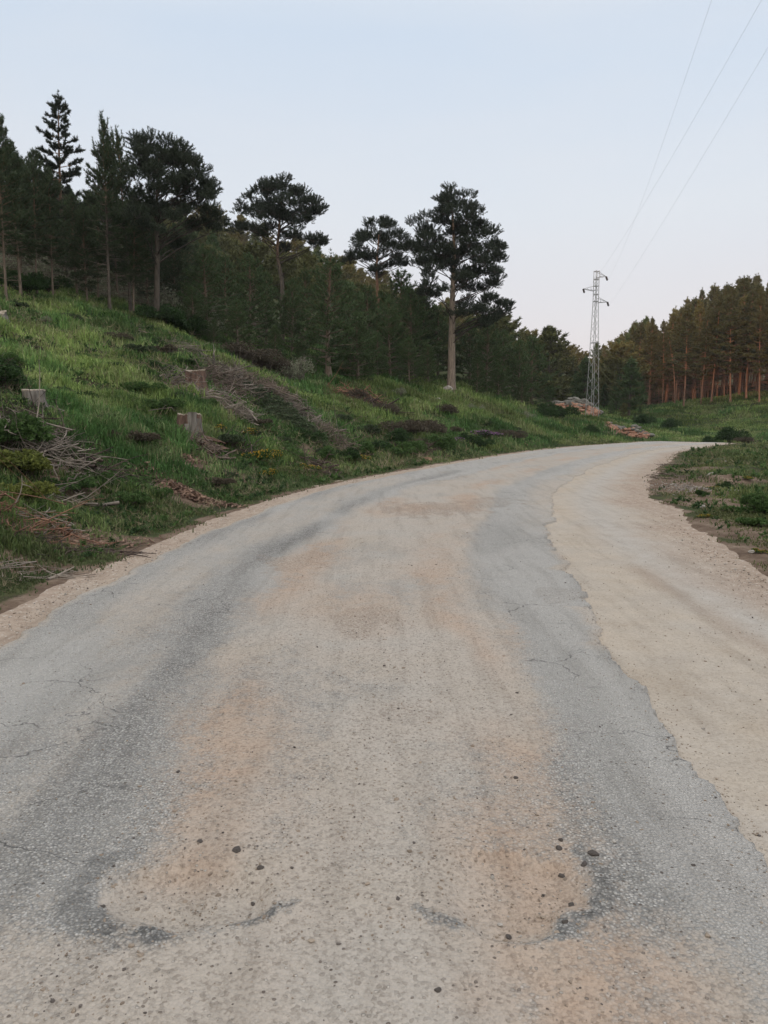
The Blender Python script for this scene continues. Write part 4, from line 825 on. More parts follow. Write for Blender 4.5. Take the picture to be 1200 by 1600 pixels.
for px, d, b_, s, lb in ((192, 28, SH, .75, 'round dark bush alone in the bright hillside grass'), (640, 32, SH, 1.3, 'brown heath bush on the slope below the young pines, left'), (668, 34, SH, 1.4, 'brown heath bush on the slope below the tall pine'), (622, 30, SDk, .9, 'dark leafy bush at the lower left of the heath'), (690, 31, SG, 1.0, 'green leafy bush beside the heath by the road'), (655, 29, SG, .8, 'green leafy bush above the bare earth by the road'),
      (600, 38, SH, 1.1, 'brown heath bush under the young pines'), (560, 40, SH, 1.0, 'reddish brown heath under the young pine with the orange foot'), (790, 42, SH, 1.1, 'dark heath clump left of the bend'), (770, 41, SH, .9, 'dark heath clump next to the purple flowers'), (730, 36, SDk, .8, 'dark bush left below the purple flowers'), (748, 36, SDk, .75, 'dark bush below the purple flowers'), (695, 42, SH, 1.2, 'dark heath under the tall pine'),
      (920, 57, SDk, 1.0, 'small dark conical bush below the pylon'), (398, 38, SH, 1.7, 'large grey brown heath mass above the brush row'), (372, 36.5, SH, 1.5, 'grey brown heath at the left end of the mass above the brush row'), (425, 39, SH, 1.4, 'grey brown heath at the right end of the mass above the brush row'), (470, 40, SP, 1.4, 'pale leafed bare bush under the young pines'), (452, 39, SP, 1.1, 'pale twiggy bush next to the heath mass'), (820, 52, SP, .7, 'pale twiggy bush in front of the last dark pines'),
      (735, 47, SP, .6, 'small pale bush right of the tall pine'), (625, 45, SP, .6, 'small pale bush left of the tall pine'), (850, 58, SDk, 1.6, 'dark bush left of the red rock cut'), (866, 60, SDk, 1.8, 'dark bush touching the red rock cut'), (88, 27, SP, .3, 'pale sprig in the hillside grass'), (6, 14.2, SDk, .7, 'dark bush above the left brush pile'), (545, 23.5, SDk, .55, 'dark bush between the brush row and the road'), (515, 22, SG, .6, 'green bush at the bank foot by the road'), (575, 25.5, SG, .7, 'green bush by the road beyond the yellow flowers'), (480, 24, SDk, .7, 'dark bush on the lower end of the brush row'), (148, 18.5, SDk, .35, 'small dark tuft right of the low grey stump'), (255, 24, SDk, .5, 'dark green weed patch left of the upper stump')):
    put_bush(b_, px, d, lb, GD, s)
rq = np.random.default_rng(8); k = 0
SCR = [bush(60+q, .45, .34, .055, 900, m_) for q, m_ in enumerate(('leaf_dark', 'leaf', 'needle', 'heather'))]
spots_ = [(395, 20.5), (372, 22.0), (350, 18.6), (410, 22.6), (447, 22.4), (462, 20.8), (500, 22.8), (530, 23.0), (548, 25.5), (585, 27.0), (600, 28.5), (612, 27), (632, 29), (572, 30), (540, 31), (600, 33), (645, 36), (665, 37), (700, 38), (725, 42), (760, 44), (800, 46), (830, 49), (240, 15.5), (205, 14.6), (268, 19.4), (225, 20.5), (182, 22), (130, 24), (60, 21), (20, 19), (98, 17.5), (170, 15.2), (330, 22), (285, 21), (225, 27), (262, 28), (300, 27.5), (118, 29), (45, 28), (160, 12.4), (205, 12.0), (120, 11.4), (250, 12.8), (335, 15), (360, 16)]
for px, d in spots_:
    kq = int(rq.integers(0, 4))
    put_bush(SCR[kq], px, d, ['small dark leafed scrub plant in the grass of the left bank', 'small fresh green scrub plant in the grass of the left bank', 'small blackish green scrub plant in the grass of the left bank', 'small brown heathy scrub plant in the grass of the left bank'][kq], 'small scrub plants dotted over the left bank', rq.uniform(.5, 1.1)*(1.3 if d > 26 else .8), sz=None)
for px, d, s in ((40, 44, 1.6), (100, 43, 2.0), (128, 45, 1.7), (70, 48, 1.7), (225, 44, 1.8), (262, 43, 1.8), (285, 41, 1.6), (310, 42, 1.5), (205, 46, 1.8), (335, 41, 1.3), (155, 45, 1.6)):
    put_bush(SP, px, d, 'pale dry bush glimpsed between the trunks of the left stand', 'pale bushes behind the left trunks', s)
for px, d, s in ((35, 33, 1.0), (60, 32.5, 1.1), (90, 36, 1.2), (265, 37, 1.5), (285, 38, 1.6), (300, 39, 1.3), (255, 38, 1.2)):
    put_bush(SDk, px, d, 'low dark bush at the foot of the left stand', 'low bushes at the foot of the left stand', s)
GRV = 'plants on the right verge'
for px, d, b_, s, lb in ((1132, 17.5, SDk, .30, 'dark round tuft on the right verge beside the white rock'), (1135, 53, SDk, 1.5, 'dark round bush on the crest behind the right verge'), (1042, 78, SDk, 1.5, 'dark bush halfway up the far green bank'), (1160, 50, SH, .8, 'brown bush beside the dark bush on the crest'), (1105, 58, SDk, .9, 'small dark bush left of the larger one on the crest'), (1178, 13.5, SG, .4, 'leafy weed clump on the right verge near the frame'), (1195, 12.3, SG, .5, 'leafy weed clump cut by the right frame edge'), (1150, 12.8, LG, .35, 'low broad leafed weed on the right verge'), (1180, 11.2, LG, .35, 'low leafy weed nearest on the right verge'), (1095, 15.5, SDk, .18, 'small dark tuft among pebbles on the right verge'), (1175, 62, SDk, .7, 'tiny dark bush near the right frame edge on the far bank'), (1000, 80, SDk, 1.6, 'leafy bush at the left end of the far green bank')):
    put_bush(b_, px, d, lb, GRV, s)
for px, d, s, lb in ((1100, 12.2, .18, 'small yellow bloom clump at the right road edge'), (1115, 16.6, .2, 'yellow bloom clump right of the pebbles'), (1165, 19.5, .25, 'orange yellow bloom clump far right of the white rock'), (1190, 8.9, .16, 'yellow bloom clump at the near right frame edge')):
    put_bush(BR, px, d, lb, 'yellow blooms on the right verge', s, 'flowering_shrub', sz=s*.6)
for k, (px, d, b_, s, lb) in enumerate(((18, 10.8, LW, 1.0, 'yellow green leafy bush at the left frame edge below the brush'), (45, 11.1, LW, .8, 'yellow green leafy bush left of the dark hollow'), (8, 11.8, SG, .9, 'green bush at the left frame edge beside the brush pile'), (30, 10.0, LW, .8, 'yellowish weeds at the left frame edge low on the bank'))):
    put_bush(b_, px, d, lb, 'leafy bushes at the left frame edge', s)
# fallen fir boughs on the brush row
r = np.random.default_rng(91)
def bough_heap(px, d, L, Wd, Hh, ang, label, n=260):
    C = Acc(); W = Acc(); x0, y0 = XD(px, d), d; z0 = hz_(x0, y0); q = r.uniform(-1, 1, (n, 2)); q = q[np.hypot(*q.T) < 1]
    ca_, sa_ = math.cos(ang), math.sin(ang); X = q[:, 0]*L*ca_-q[:, 1]*Wd*sa_; Y = q[:, 0]*L*sa_+q[:, 1]*Wd*ca_
    Zg = height(x0+X, y0+Y)-z0; Zt = Zg+Hh*(1-(q**2).sum(1))*r.uniform(.3, 1, len(q))
    for x, y, z in zip(X, Y, Zt):
        a = ang+PI+r.normal()*.5; pts, dv = curve_pts(np.array([x, y, z+.05]), a, r.uniform(-.1, .3), r.uniform(.3, .6), 5, -.5, .06, r); W.tube(pts, np.linspace(.01, .004, 5), 3)
        m_ = 8; f = np.linspace(0, 1, m_); p_ = np.stack([np.interp(f, np.linspace(0, 1, 5), pts[:, c_]) for c_ in range(3)], 1); tufts(C, p_, np.tile(dv[2], (m_, 1)), .11, .014, 7, .6, r)
    BARE.append((x0, y0, 1.1, .95, 1.0)); o = empty('bough_heap', (x0, y0, z0)); link('boughs', W.mesh('boughs', M['twig_dark']), o); link('needles', C.mesh('needles', M['needle'], False), o); tag(o, label, 'brush'); return o
bough_heap(432, 27.2, 1.7, .9, .75, -.55, 'green needled boughs sprawled down the slope under the brush row', 800)
bough_heap(472, 25.3, 1.3, .7, .6, -.5, 'lower patch of green needled boughs nearer the road', 420)

# ------------------------------------------------------------------ brush piles, sticks, chips
def pile(px, d, L, Wd, Hh, n, label, mt='twig', ang=0, thick=.012, seed=0, long=.8, name='brush_pile', flatness=.45, curl=.2, under=None):
    r = np.random.default_rng(seed+500); A = Acc(); x0, y0 = XD(px, d), d; z0 = hz_(x0, y0)
    q = r.uniform(-1, 1, (n*2, 2)); q = q[np.hypot(*q.T) < 1][:n]; ca_, sa_ = math.cos(ang), math.sin(ang)
    X = q[:, 0]*L*ca_-q[:, 1]*Wd*sa_; Y = q[:, 0]*L*sa_+q[:, 1]*Wd*ca_; Zg = height(x0+X, y0+Y)-z0
    Zt = Zg+Hh*np.sqrt(np.clip(1-(q**2).sum(1), 0, 1))*r.uniform(.1, 1, len(q))
    for x, y, z in zip(X, Y, Zt):
        l = long*r.lognormal(-.3, .5); a = (ang+r.normal()*.9 if r.random() < .45 else r.uniform(0, 2*PI))+(PI if r.random() < .5 else 0)
        pts, dv = curve_pts(np.array([x, y, z]), a, r.normal()*flatness, l, 6, r.normal()*.4, curl, r); pts -= (pts[-1]-pts[0])/2*[1, 1, .3]
        th_ = thick*r.lognormal(-.2, .45); zg_ = height(x0+pts[:, 0], y0+pts[:, 1])-z0; pts[:, 2] = np.maximum(pts[:, 2], zg_+th_*.5)
        A.tube(pts, np.linspace(th_, th_*.3, 6), 4)
        for g in range(r.integers(1, 4)):
            j = r.integers(1, 5); p2, _ = curve_pts(pts[j], a+r.choice([-1, 1])*r.uniform(.4, 1.1), r.normal()*.4, l*r.uniform(.2, .5), 4, r.normal()*.4, curl*1.4, r); A.tube(p2, np.linspace(th_*.5, th_*.15, 4), 3)
    if Hh > .1: BARE.append((x0, y0-.1, 1.05*math.sqrt(L*Wd), .93, 1.0))
    o = link(name, A.mesh(name, M[mt])); o.location = (x0, y0, z0); tag(o, label, 'brush'); return o
pile(75, 12.2, .9, .5, .62, 150, 'large heap of bare grey branches on the left bank', seed=1, thick=.012, long=.75, curl=.26)
pile(40, 13.0, .9, .4, .35, 110, 'dark twiggy heap behind the grey branches on the left', 'twig_dark', seed=2, thick=.008)
pile(140, 12.6, .8, .25, .2, 50, 'dark dead wood trailing right from the left branch heap', 'twig_dark', seed=3)
pile(110, 10.9, .35, .25, .18, 12, 'pale crooked dead branch lying in the grass below the left heap', 'twig', seed=4, thick=.014, long=.7)
pile(28, 9.2, .7, .35, .16, 60, 'low reddish brown brush heap by the near left verge', 'dead_red', seed=5, thick=.008, long=.6)
pile(70, 9.5, .5, .3, .12, 25, 'scattered pale sticks low on the near left bank', 'twig', seed=6, thick=.009, long=.5)
pile(110, 8.8, .8, .3, .06, 45, 'flattened dark sticks and litter along the near left verge', 'twig_dark', seed=7, thick=.009, long=.6, flatness=.08)
pile(30, 7.6, .6, .25, .06, 35, 'dry litter of sticks at the near road edge on the left', 'twig', seed=8, thick=.008, long=.4, flatness=.08)
pile(292, 23.4, .8, .6, .4, 80, 'dry brush around the upper stump', 'twig', seed=9, thick=.014, long=.8)
pile(345, 25.5, 1.0, .6, .7, 230, 'tangled brown brush heap right of the upper stump', 'dead', seed=10, thick=.016, long=.9)
pile(372, 27.5, 1.2, .6, .7, 250, 'grey brush at the head of the long brush row', 'twig', seed=11, ang=-.6, thick=.016, long=.9)
pile(350, 23, 1.2, .5, .4, 170, 'thin pale brush spread below the brush row', 'twig', seed=12, ang=-.4, thick=.016)
pile(418, 30.0, 1.7, .5, .7, 320, 'brown middle part of the long brush row', 'dead', seed=13, ang=-.5, thick=.016, long=.9)
pile(478, 28.6, 1.7, .4, .55, 250, 'grey lower part of the long brush row', 'twig', seed=14, ang=-.75, thick=.016, long=.9)
pile(525, 26.0, 1.2, .4, .5, 150, 'thin tail of the brush row toward the road', 'dead', seed=15, ang=-.8)
pile(505, 20.6, .6, .4, .25, 40, 'crooked dark branches low on the bank by the road', 'twig_dark', seed=16, thick=.016)
pile(375, 18.9, .6, .3, .2, 25, 'dark sticks between the split stump and the yellow flowers', 'twig_dark', seed=17, thick=.016)
pile(325, 17.2, .45, .4, .32, 90, 'torn roots and dry bark below the split grey stump', 'dead', seed=18, thick=.016, long=.5)
pile(555, 40, 1.8, .7, .5, 130, 'reddish dead brush under the young pines', 'dead_red', seed=19, thick=.02, long=1.2)
pile(590, 39, 1.5, .7, .4, 90, 'dark dead brush right of the reddish brush under the young pines', 'twig_dark', seed=20, thick=.02, long=1.2)
pile(320, 30, 2.4, .6, .15, 90, 'scattered grey sticks on the upper slope below the young pines', 'twig', seed=21, thick=.012, ang=-.3, flatness=.12)
pile(250, 31, 2.2, .6, .08, 60, 'thin pale litter at the top of the green slope', 'twig', seed=22, thick=.012, ang=-.2, flatness=.08)
pile(645, 30.5, 1.2, .8, .4, 110, 'dark tangle of twigs in the heath by the road', 'twig_dark', seed=23, thick=.012)
pile(215, 13.3, .4, .3, .1, 16, 'few dark sticks left of the wood chips', 'twig_dark', seed=24, thick=.008, long=.5)
pile(1062, 21, 1.2, 1.0, .05, 60, 'dry litter at the right road edge by the bend', 'dead', seed=25, thick=.012, long=.5, flatness=.05)
pile(1085, 26, 1.6, 1.0, .05, 60, 'dry litter farther up the right verge', 'dead', seed=26, thick=.012, long=.5, flatness=.05)
def stick(px, py0, px2, py1, d, rad, label, seed, mt='twig'):
    r = np.random.default_rng(seed); a = P(px, py0, d); b_ = P(px2, py1, d+.15); n = 7; tt = np.linspace(0, 1, n)[:, None]; pts = a+(b_-a)*tt
    zg = height(pts[:, 0], pts[:, 1]); pts[:, 2] = np.maximum(zg+.05, np.minimum(pts[:, 2], zg+.35)); pts[1:-1] += r.normal(size=(n-2, 3))*.018; o0 = pts[0].copy(); A = Acc(); A.tube(pts-o0, np.linspace(rad, rad*.4, n), 6, cap=True)
    A.tube(np.array([pts[3], pts[3]+[.05, .02, .06], pts[3]+[.13, .0, .10]])-o0, [rad*.5, rad*.4, rad*.2], 4)
    o = link('fallen_branch', A.mesh('fallen_branch', M[mt])); o.location = o0; tag(o, label, 'branch', 'single sticks on the bank'); return o
stick(247, 715, 263, 733, 15.2, .018, 'short pale stick lying in the grass left of the red earth', 1)
stick(264, 690, 275, 700, 16.9, .014, 'short grey stick just below left of the split stump', 2)
stick(232, 642, 280, 633, 18.6, .012, 'thin pale stick leaning toward the split stump', 3)
stick(105, 752, 128, 740, 11.1, .014, 'curved whitish stick below the left branch heap', 4)
stick(233, 775, 240, 755, 13.0, .010, 'thin upright twig left of the wood chips', 5)
stick(58, 808, 66, 830, 9.4, .012, 'bent pale stick above the near left verge', 6)
stick(340, 562, 375, 575, 33, .03, 'long grey pole lying on the upper slope under the heath', 7)
stick(390, 610, 396, 580, 31, .02, 'thin upright twig standing right of the heath mass', 8)
stick(180, 710, 200, 725, 14.4, .010, 'thin pale stick in the grass right of the left heap', 9)
# bark chips: flat shards
r = np.random.default_rng(99)
def chips(px, d, L, Wd, Hh, n, label, m_=None, size=.045):
    x0, y0 = XD(px, d), d; z0 = hz_(x0, y0); q = r.normal(size=(n, 2))*.5; X = q[:, 0]*L; Y = q[:, 1]*Wd; Z = height(x0+X, y0+Y)-z0+Hh*np.exp(-(q**2).sum(1)*2)*r.uniform(.1, 1, n)+.02
    A = Acc(); u = nrm(r.normal(size=(n, 3))*[1, 1, .3]); v = nrm(np.cross(u, r.normal(size=(n, 3))*.4+[0, 0, 1])); c = np.c_[X, Y, Z]; a, b_ = size*r.uniform(.4, 1.5, (n, 1)), size*r.uniform(.12, .4, (n, 1)); w_ = nrm(np.cross(u, v))*.006
    for s_ in (1, -1):
        A.tri(c-u*a-v*b_+w_*s_, c+u*a-v*b_*.7+w_*s_, c+u*a*.8+v*b_+w_*s_); A.tri(c-u*a-v*b_+w_*s_, c+u*a*.8+v*b_+w_*s_, c-u*a*.9+v*b_*.8+w_*s_)
    A.tri(c-u*a-v*b_+w_, c-u*a-v*b_-w_, c+u*a-v*b_*.7-w_); A.tri(c-u*a-v*b_+w_, c+u*a-v*b_*.7-w_, c+u*a-v*b_*.7+w_)
    o = link('bark_chips', A.mesh('bark_chips', M['chip'], False)); o.location = (x0, y0, z0); tag(o, label, 'wood chips', kind='stuff'); return o
chips(293, 13.7, .75, .26, .10, 900, 'heap of reddish bark chips at the foot of the bank'); chips(240, 13.9, .25, .2, .12, 80, 'small lump of bark chips left of the heap')
chips(302, 15.9, .3, .7, .04, 120, 'reddish chips and earth spilling down below the split stump', size=.05); chips(120, 9.4, .9, .4, .03, 180, 'broken bark litter along the near left verge', size=.04); chips(320, 17.3, .4, .4, .2, 120, 'bark shards under the split stump')
chips(1085, 17.2, .8, 1.6, .01, 500, 'whitish pebbles and grit spilled over the right verge', size=.025)
bpy.data.objects['bark_chips.005'].name = 'spilled_pebbles' if 'bark_chips.005' in bpy.data.objects else 'spilled_pebbles'
o = bpy.data.objects.get('spilled_pebbles')
if o: o.data.materials[0] = M['rock']; o['category'] = 'pebbles'

# stumps
def stump(px, d, R, Hh, label, seed, top='grey', broken=0.0, face='bark'):
    r = np.random.default_rng(seed); x, y = XD(px, d), d; z = hz_(x, y); n = 40; th = np.arange(n)*2*PI/n; A = Acc()
    rid = .07*np.sin(th*3+r.uniform(0, 6))+.05*np.sin(th*9+r.uniform(0, 6))+.05*np.sin(th*14+1)+.06*r.normal(size=n); jag = 1+.03*np.sin(th*2+seed)+.035*r.normal(size=n)*(.3+1.2*(r.random(n) < .25)); ks = np.array([-.35, 0, .12, .3, .55, .8, 1.0])
    V = []; 
    for k in ks:
        fl = 1+.55*np.exp(-(k*Hh+.05)/.14)*(.6+.5*np.sin(th*4+seed)**2); rad = R*fl*(1+rid*(1-.3*k))*(1+.05*np.sin(k*5+th*2+seed)+.035*r.normal(size=n))*(1-.12*k); topz = Hh*(1-broken*ss(.2, .9, np.cos(th-5.6)))
        V.append(np.c_[np.cos(th)*rad, np.sin(th)*rad, np.minimum(k*Hh, 9)*np.ones(n) if k <= 0 else k*topz*jag])
    V = np.concatenate(V); i, j = np.meshgrid(np.arange(len(ks)-1), np.arange(n), indexing='ij'); j2 = (j+1) % n; a = i*n+j; b_ = i*n+j2
    A.add(V, np.r_[np.stack([a, b_, b_+n], -1).reshape(-1, 3), np.stack([a, b_+n, a+n], -1).reshape(-1, 3)])
    z -= .07; o = empty('tree_stump', (x, y, z), seed); link('bark', A.mesh('bark', M['stump_'+face]), o)
    top_ = V[-n:]*[1.01, 1.01, 1]+[0, 0, .004]; B = Acc(); B.add(np.r_[top_, top_*[1, 1, 1]-[0, 0, .03], [[0, 0, top_[:, 2].mean()+.01]]], np.r_[np.c_[np.arange(n), (np.arange(n)+1) % n, np.full(n, 2*n)], np.c_[np.arange(n), np.arange(n)+n, (np.arange(n)+1) % n+n], np.c_[np.arange(n), (np.arange(n)+1) % n+n, (np.arange(n)+1) % n]])
    link('cut_top', B.mesh('cut_top', M['cutwood'], False), o)
    for g in range(5):
        a_ = r.uniform(0, 6.3); C = Acc(); p, _ = curve_pts(np.array([math.cos(a_)*R*.8, math.sin(a_)*R*.8, .08]), a_, -.15, R*r.uniform(1.2, 2.2), 6, -.3, .15, r); C.tube(p, np.linspace(R*.22, R*.04, 6), 6); link('root', C.mesh('root', M['stump_'+face]), o)
    tag(o, label, 'stump', 'pine stumps on the bank'); return o, R
M['stump_bark'] = bark_mat('stump_bark', (.06, .036, .028), (.22, .14, .105), sc=(10, 10, 1.6)); M['stump_grey'] = bark_mat('stump_grey_wood', (.08, .07, .06), (.28, .26, .235), sc=(12, 12, 1.2)); M['cutwood'] = wood_mat('cut_wood', (.26, .22, .17), (.46, .40, .33), 9)
st, R = stump(300, 18.0, .29, .60, 'split stump with a grey bare plank of wood on its right side', 3, broken=.28)
A = Acc(); n = 9; h_ = .60
for x_, w2, hh_, y_ in ((.14, .09, .64, -.29), (.25, .06, .50, -.2), (.02, .05, .38, -.33)):
    zz = np.linspace(-.05, hh_, 8); L_ = np.c_[np.full(8, x_-w2)+.02*np.sin(zz*9), np.full(8, y_)-.07*(1-zz/hh_)**2, zz]; R_ = L_+[2*w2, .02, 0]; Bk = np.array([0, .10, 0])
    Vv = np.r_[L_, R_, R_+Bk, L_+Bk]; Tt_ = []
    for g in range(4):
        o1, o2 = g*8, ((g+1) % 4)*8
        for i in range(7): Tt_ += [[o1+i, o2+i, o2+i+1], [o1+i, o2+i+1, o1+i+1]]
    Tt_ += [[7, 15, 23], [7, 23, 31]]; A.add(Vv, Tt_)
o = link('split_wood', A.mesh('split_wood', M['stump_grey'], False), st); o.rotation_euler = (0, 0, -st.rotation_euler[2])
stump(311, 24.0, .33, .68, 'largest stump, brown with a pale cut top, amid brush up the bank', 4)
stump(62, 14.2, .20, .36, 'low grey stump in the grass above the left branch heap', 5, face='grey')
stump(14, 24.5, .28, .42, 'small old stump high on the slope at the left edge', 6, broken=.3, face='grey')

# rock cuts beside the pylon
def outcrop(px, d, n, L, Wd, Hh, ang, size, label, seed):
    r = np.random.default_rng(seed); x0, y0 = XD(px, d), d; z0 = hz_(x0, y0); o = empty('rock_outcrop', (x0, y0, z0))
    for part, mt, lo_, hi_, cnt in (('red_face', 'rock_red', 0, .75, n), ('grey_cap', 'rock_grey', .6, 1.05, n//2)):
        A = Acc()
        for k in range(cnt):
            V, T = ICO2; V = V.copy()
            for g in range(7):
                nn = nrm(r.normal(size=3)); q = V@nn; V = V-np.where(q > .6, q-.6, 0)[:, None]*nn
            f = r.uniform(-1, 1); hf = r.uniform(lo_, hi_); back = hf*Wd; x = f*L; s_ = size*r.uniform(.5, 1.3)
            cx_, cy_ = x*math.cos(ang)-back*math.sin(ang), x*math.sin(ang)+back*math.cos(ang); zg = hz_(x0+cx_, y0+cy_)-z0
            A.add(V*s_*[1.3, 1, .7]+[cx_, cy_, max(zg, hf*Hh*(1-f*f*.6)+zg*.3)], T)
        link(part, A.mesh(part, M[mt], False), o)
    tag(o, label, 'rock'); return o
outcrop(890, 68, 90, 2.3, 1.2, 1.35, -.25, .30, 'red and grey rock cut left of the pylon', 1)
outcrop(972, 61, 60, 2.0, .8, .75, -.9, .20, 'red rock face sloping down to the bend right of the pylon', 2)

# ------------------------------------------------------------------ power pylon and lines
PD = 66.0; PX = float(P(928, 560, PD)[0]); PZ = hz_(PX, PD)-.15; ztop = zpx(423, PD)-PZ
py_ = empty('power_pylon', (PX, PD, PZ), .35)
hb_, ht_ = .40, .17; zk = ztop*.80
def half(z): return np.interp(z, [0, zk, ztop], [.40, .16, .155])*1.0
def leg(sx, sy):
    A = Acc(); zz = np.linspace(-.3, ztop, 12); A.tube(np.c_[sx*half(zz), sy*half(zz), zz], .027, 4, cap=True); return A
for sx in (-1, 1):
    for sy in (-1, 1): link('leg', leg(sx, sy).mesh('leg', M['steel'], False), py_)
A = Acc(); z = .2; k = 0
while z < ztop-.5:
    st_ = 1.55*half(z)+.18; z2 = min(ztop, z+st_); h1, h2 = half(z), half(z2)
    for (a, b_) in (((-1, -1), (1, -1)), ((1, -1), (1, 1)), ((1, 1), (-1, 1)), ((-1, 1), (-1, -1))):
        p, q = (a, b_) if k % 2 else (b_, a); A.tube([[p[0]*h1, p[1]*h1, z], [q[0]*h2, q[1]*h2, z2]], .0135, 4)
    z = z2; k += 1
for z in (ztop*.53, ztop*.80, ztop*.845, ztop*.90, ztop*.945, ztop*.995):
    h = half(z)*1.02
    for a, b_ in (((-1, -1), (1, -1)), ((1, -1), (1, 1)), ((1, 1), (-1, 1)), ((-1, 1), (-1, -1))): A.tube([[a[0]*h, a[1]*h, z], [b_[0]*h, b_[1]*h, z]], .026, 4)
link('lattice', A.mesh('lattice', M['steel'], False), py_)
tips = []
for zf, sgn, L in ((.965, 1, .85), (.875, -1, 1.15), (.80, 1, 1.05)):
    A = Acc(); z = ztop*zf; h = half(z); tip = np.array([sgn*(L+.1), 0, z+.02])
    for sy in (-1, 1): A.tube([[sgn*h, sy*h, z-.08], tip], .022, 4); A.tube([[sgn*h, sy*h, z+.33], tip], .018, 4)
    for f in (.35, .7): x = sgn*(h+(L-h)*f); A.tube([[x, -h*(1-f), z], [x, h*(1-f), z]], .014, 4); A.tube([[x, 0, z-.04], [x, 0, z+.33*(1-f)]], .014, 4)
    arm = link('cross_arm', A.mesh('cross_arm', M['steel'], False), py_)
    B = Acc(); dv = nrm(np.array([-.25*1.0, -.6, -.55])); 
    for g in range(6): c = tip+dv*(.08+g*.085); B.tube([c-dv*.03, c, c+dv*.03], [.03, .085, .03], 8)
    B.tube([tip, tip+dv*.62], .016, 4); link('insulator', B.mesh('insulator', M['porcelain']), arm)
    c_, s_ = math.cos(.35), math.sin(.35); e_ = tip+dv*.62; tips.append(np.array([PX+e_[0]*c_-e_[1]*s_, PD+e_[0]*s_+e_[1]*c_, PZ+e_[2]]))
tag(py_, 'tall steel lattice power pylon standing on the grassy mound by the bend', 'pylon')
for k, (tp_, (px, py, zz), lb) in enumerate(zip(tips, ((1112, 0, 11.1), (1190, 0, 10.6), (1200, 74, 10.4)), ('power line strung from the topmost arm, leftmost of the three overhead wires', 'power line strung from the left arm, middle of the three overhead wires', 'power line strung from the lowest arm, rightmost of the three overhead wires'))):
    u, yy, z_ = ray(px, py); kq = (zz-CAM_H)/z_; m1 = np.array([u*kq, yy*kq, zz])
    L1 = np.linalg.norm(m1[:2]-tp_[:2]); dv = (m1[:2]-tp_[:2])/L1; Lt = L1*1.75; tt = np.linspace(0, 1, 60); S1 = L1/Lt
    ze = tp_[2]+.3; lin = tp_[2]+(ze-tp_[2])*S1; sag = (lin-zz)/(4*S1*(1-S1)); Z = tp_[2]+(ze-tp_[2])*tt-4*sag*tt*(1-tt)
    pts = np.c_[tp_[0]+dv[0]*Lt*tt, tp_[1]+dv[1]*Lt*tt, Z]; A = Acc(); A.tube(pts-tp_, .0023, 5); o = link('power_line', A.mesh('power_line', M['wire'])); o.location = tp_; tag(o, lb, 'cable', 'overhead wires')

